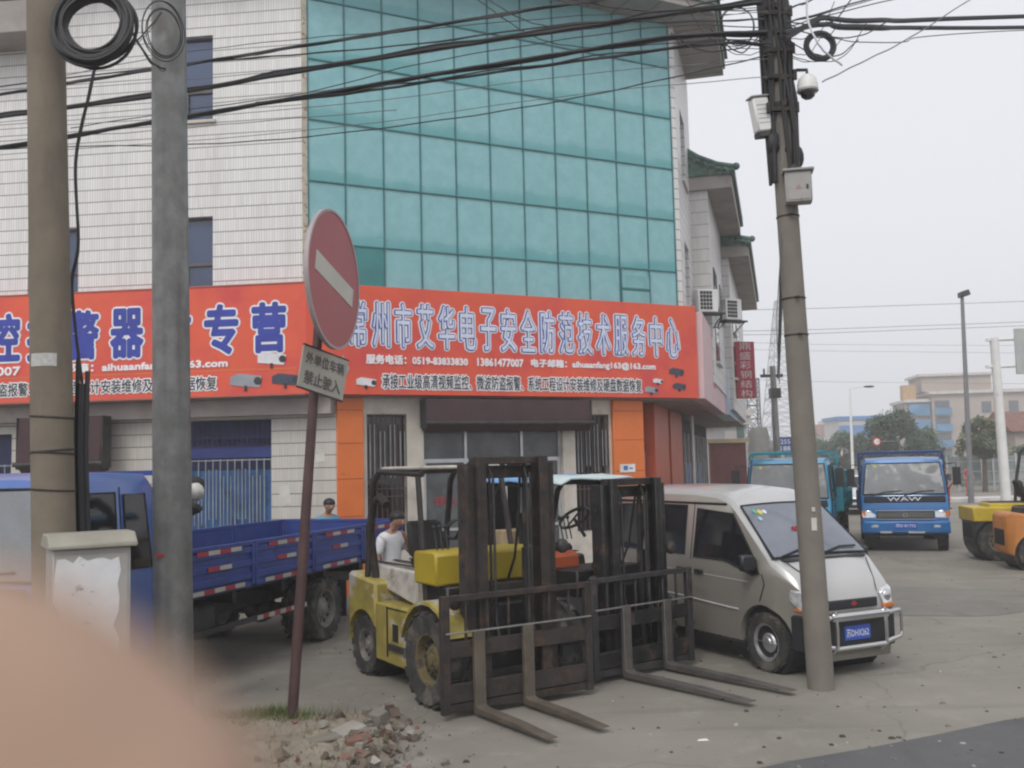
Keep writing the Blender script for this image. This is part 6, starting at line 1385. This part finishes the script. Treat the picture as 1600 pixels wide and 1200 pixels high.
# trees
def tree(px, py, Y, wpx, label, greens, trunk_h=1.4, seed=1, n=5200, leaf=.16, gaps=.5, kind='broadleaf_tree', aspect=1.0):
    random.seed(seed); b_ = base(px, Y); top = P(px, py, Y=Y).z; rx = wpx / 1550 * Y / 2; t = thing(kind, label, 'tree', b_)
    rz = (top - trunk_h) / 2; cz = trunk_h + rz; s = MB(); s.tube([(0, 0, 0), (.05, 0, trunk_h), (.0, .1, cz)], [.16, .12, .05], 8)
    cl = []
    for k in range(26):
        a, u = random.uniform(0, 6.283), random.uniform(-1, 1); q = math.sqrt(max(0, 1 - u * u)) * random.uniform(.45, .85)
        c = Vector((math.cos(a) * q * rx, math.sin(a) * q * rx, cz + u * rz * .8)); cl.append((c, random.uniform(.28, .45) * min(rx, rz)))
        if k % 3 == 0: s.tube([(0.05, 0, trunk_h * .9), c * .6 + Vector((0, 0, cz * .3)), c], [.06, .04, .02], 5)
    s.build('trunk', pm('bark', (.09, .07, .05), .9, var=.2), t)
    s = MB()
    for k in range(n):
        c, r_ = random.choice(cl); d = Vector((random.gauss(0, 1), random.gauss(0, 1), random.gauss(0, 1))).normalized() * r_ * (random.random() ** .35) * random.uniform(.8, 1.15)
        p = c + d; u = Vector((random.gauss(0, 1), random.gauss(0, 1), random.gauss(0, 1))).normalized(); w_ = u.orthogonal().normalized(); L_ = leaf * random.uniform(.6, 1.3)
        s.add([p - u * L_, p + w_ * L_ * .5, p + u * L_, p - w_ * L_ * .5], [(0, 1, 2, 3)], random.choice(greens))
    s.build('crown', [M_g1, M_g2, M_g3, M_g4], t, smooth=0, recalc=False); return t
M_g1 = pm('leaf_dark', (.035, .065, .03), .7, var=.3, scale=.8); M_g2 = pm('leaf_mid', (.055, .10, .045), .7, var=.3, scale=.8)
M_g3 = pm('leaf_olive', (.11, .13, .05), .7, var=.3, scale=.8); M_g4 = pm('leaf_grey', (.09, .12, .09), .7, var=.3, scale=.8)
tree(1398, 646, 74, 112, 'large dark round tree behind the bright blue truck', (0, 0, 1), seed=3, n=9000, trunk_h=.8)
tree(1440, 668, 80, 60, 'smaller dark tree overlapping the right side of the large round one', (0, 1), seed=4, n=4200, trunk_h=.6)
tree(1352, 668, 84, 50, 'dark green tree left of the large round one', (0, 1, 3), seed=14, n=3800, trunk_h=.6)
tree(1318, 676, 88, 62, 'low green tree behind the white street lamp', (1, 3), seed=5, n=4200, trunk_h=.5)
tree(1286, 684, 95, 54, 'greyish low tree just right of the leaning pole', (3, 1), seed=6, n=3600, trunk_h=.4)
tree(1536, 652, 56, 78, 'olive green tree with sparse crown beside the white gantry post', (2, 2, 3), seed=7, n=4200, trunk_h=1.9, leaf=.12)
tree(1256, 690, 110, 60, 'pale distant tree mostly hidden by the leaning pole', (3,), seed=8, n=3000, trunk_h=.3)
for i, (px, py, Y, w_) in enumerate(((1500, 702, 66, 40), (1470, 706, 62, 34), (1560, 690, 68, 46), (1600, 694, 60, 50))):
    tree(px, py, Y, w_, ('bushy shrub behind the fence left of the olive tree', 'small round shrub at the left end of the green grey fence', 'shrub behind the white gantry post', 'rightmost shrub behind the fence by the frame edge')[i], (3, 1, 2), seed=20 + i, n=1700, trunk_h=.2, kind='shrub', leaf=.13)
# far belt of woods closing the horizon
random.seed(30); s = MB()
for k in range(9000):
    x = random.uniform(-60, 260); y = 260 + random.uniform(-12, 30); h_ = 5.5 + 2.0 * mnoise.noise(Vector((x * .05, 0, 0))) + 1.2 * mnoise.noise(Vector((x * .25, 3, 0))); z = random.uniform(0, 1) ** .8 * h_
    u = Vector((random.gauss(0, 1), random.gauss(0, .4), random.gauss(0, 1))).normalized(); w_ = u.orthogonal().normalized(); L_ = random.uniform(.7, 1.5); p = Vector((x, y, z))
    s.add([p - u * L_, p + w_ * L_ * .6, p + u * L_, p - w_ * L_ * .6], [(0, 1, 2, 3)], random.choice((0, 1)))
tag(s.build('far_woods', [M_g2, M_g4], smooth=0, recalc=False), 'low far belt of trees fading into the haze along the horizon', 'woods', kind='stuff')
# ------------------------------------------------------------------ the photographer's hand, thumb before the lens
def cp(x, y, d): return CM @ Vector(((x - 800) / FPX * d, -(y - 600) / FPX * d, -d))
hv = []; he = []; hr = []
def H(x, y, z, r_, p=None):      # millimetres in the camera's own axes, right / up / away
    hv.append((x / 10, y / 10, -z / 10)); hr.append(r_ / 10)
    if p is not None: he.append((p, len(hv) - 1))
    return len(hv) - 1
pm0 = H(-78, -92, 22, 30); wr0 = H(-112, -150, 8, 26, pm0); H(-150, -230, -10, 30, wr0)
th1 = H(-60, -58, 38, 13.5, pm0); th2 = H(-42, -36, 43, 11.5, th1); th3 = H(-29.5, -16.2, 45, 15.0, th2); th4 = H(-24.0, -22.9, 45.2, 14.3, th3); H(-18.4, -30.0, 45.5, 14.2, th4)
kn = H(-96, -62, 2, 24, pm0)
for k, (dx, dy, dz) in enumerate(((0, 0, 0), (-6, -4, -18), (-11, -10, -36), (-15, -18, -52))):
    r_ = 8.8 - k * .5; a_ = H(-100 + dx, -40 + dy, -2 + dz, r_ + 1, kn); b2 = H(-86 + dx, -14 + dy * 1.4, -6 + dz, r_, a_); c2 = H(-62 + dx, -4 + dy * 1.7, -10 + dz, r_ - .6, b2); H(-44 + dx, -6 + dy * 1.9, -12 + dz, r_ - 1.4, c2)
hd = skin('hand', hv, he, hr, pm('warm_skin', (.36, .235, .165), .55, var=.14, scale=110), None, 3)
for v in hd.data.vertices: v.co = CM @ (v.co * .01)
tag(hd, 'out of focus thumb and hand close to the lens at the lower left corner', 'hand')
# ------------------------------------------------------------------ haze
hz = bpy.data.materials.new('haze_air'); hz.use_nodes = True; nt = hz.node_tree; nt.nodes.clear()
vo = nt.nodes.new('ShaderNodeVolumePrincipled'); vo.inputs['Density'].default_value = .0024; vo.inputs['Color'].default_value = (.985, .99, 1, 1); vo.inputs['Anisotropy'].default_value = .2
oo = nt.nodes.new('ShaderNodeOutputMaterial'); nt.links.new(vo.outputs[0], oo.inputs['Volume'])
s = MB(); s.box(-340, 340, -70, 340, -1, 36); tag(s.build('haze', hz, smooth=0), 'pale even haze over the street', 'haze', kind='stuff')
# ------------------------------------------------------------------ pieces that count as parts of their own
SPLIT = {'joint', 'mast_crosshead', 'splice_boxes', 'mullion', 'transom', 'sash', 'levers', 'tow_hook', 'end_bracket', 'insulator_rack', 'trim', 'bed_floor', 'plate_border', 'hood_slats', 'carriage', 'guard_bars', 'rubber_feet', 'upper', 'crossarm'}
for o in list(C.objects):
    nm = o.name.split('.')[0]
    if nm not in SPLIT or o.type != 'MESH': continue
    me = o.data; par = list(range(len(me.vertices)))
    def fnd(i):
        while par[i] != i: par[i] = par[par[i]]; i = par[i]
        return i
    for ed in me.edges:
        a_, b_ = fnd(ed.vertices[0]), fnd(ed.vertices[1])
        if a_ != b_: par[a_] = b_
    isl = {}
    for i in range(len(me.vertices)): isl.setdefault(fnd(i), set()).add(i)
    if len(isl) < 2 or len(isl) > 40: continue
    for k, ids in enumerate(isl.values()):
        bm = bmesh.new(); bm.from_mesh(me); bm.verts.ensure_lookup_table()
        bmesh.ops.delete(bm, geom=[v for v in bm.verts if v.index not in ids], context='VERTS')
        m2 = bpy.data.meshes.new(nm); bm.to_mesh(m2); bm.free()
        for m_ in me.materials: m2.materials.append(m_)
        n2 = o.copy(); n2.data = m2; C.objects.link(n2)
        if k == 0:
            for ch in list(o.children): ch.parent = n2
    bpy.data.objects.remove(o)
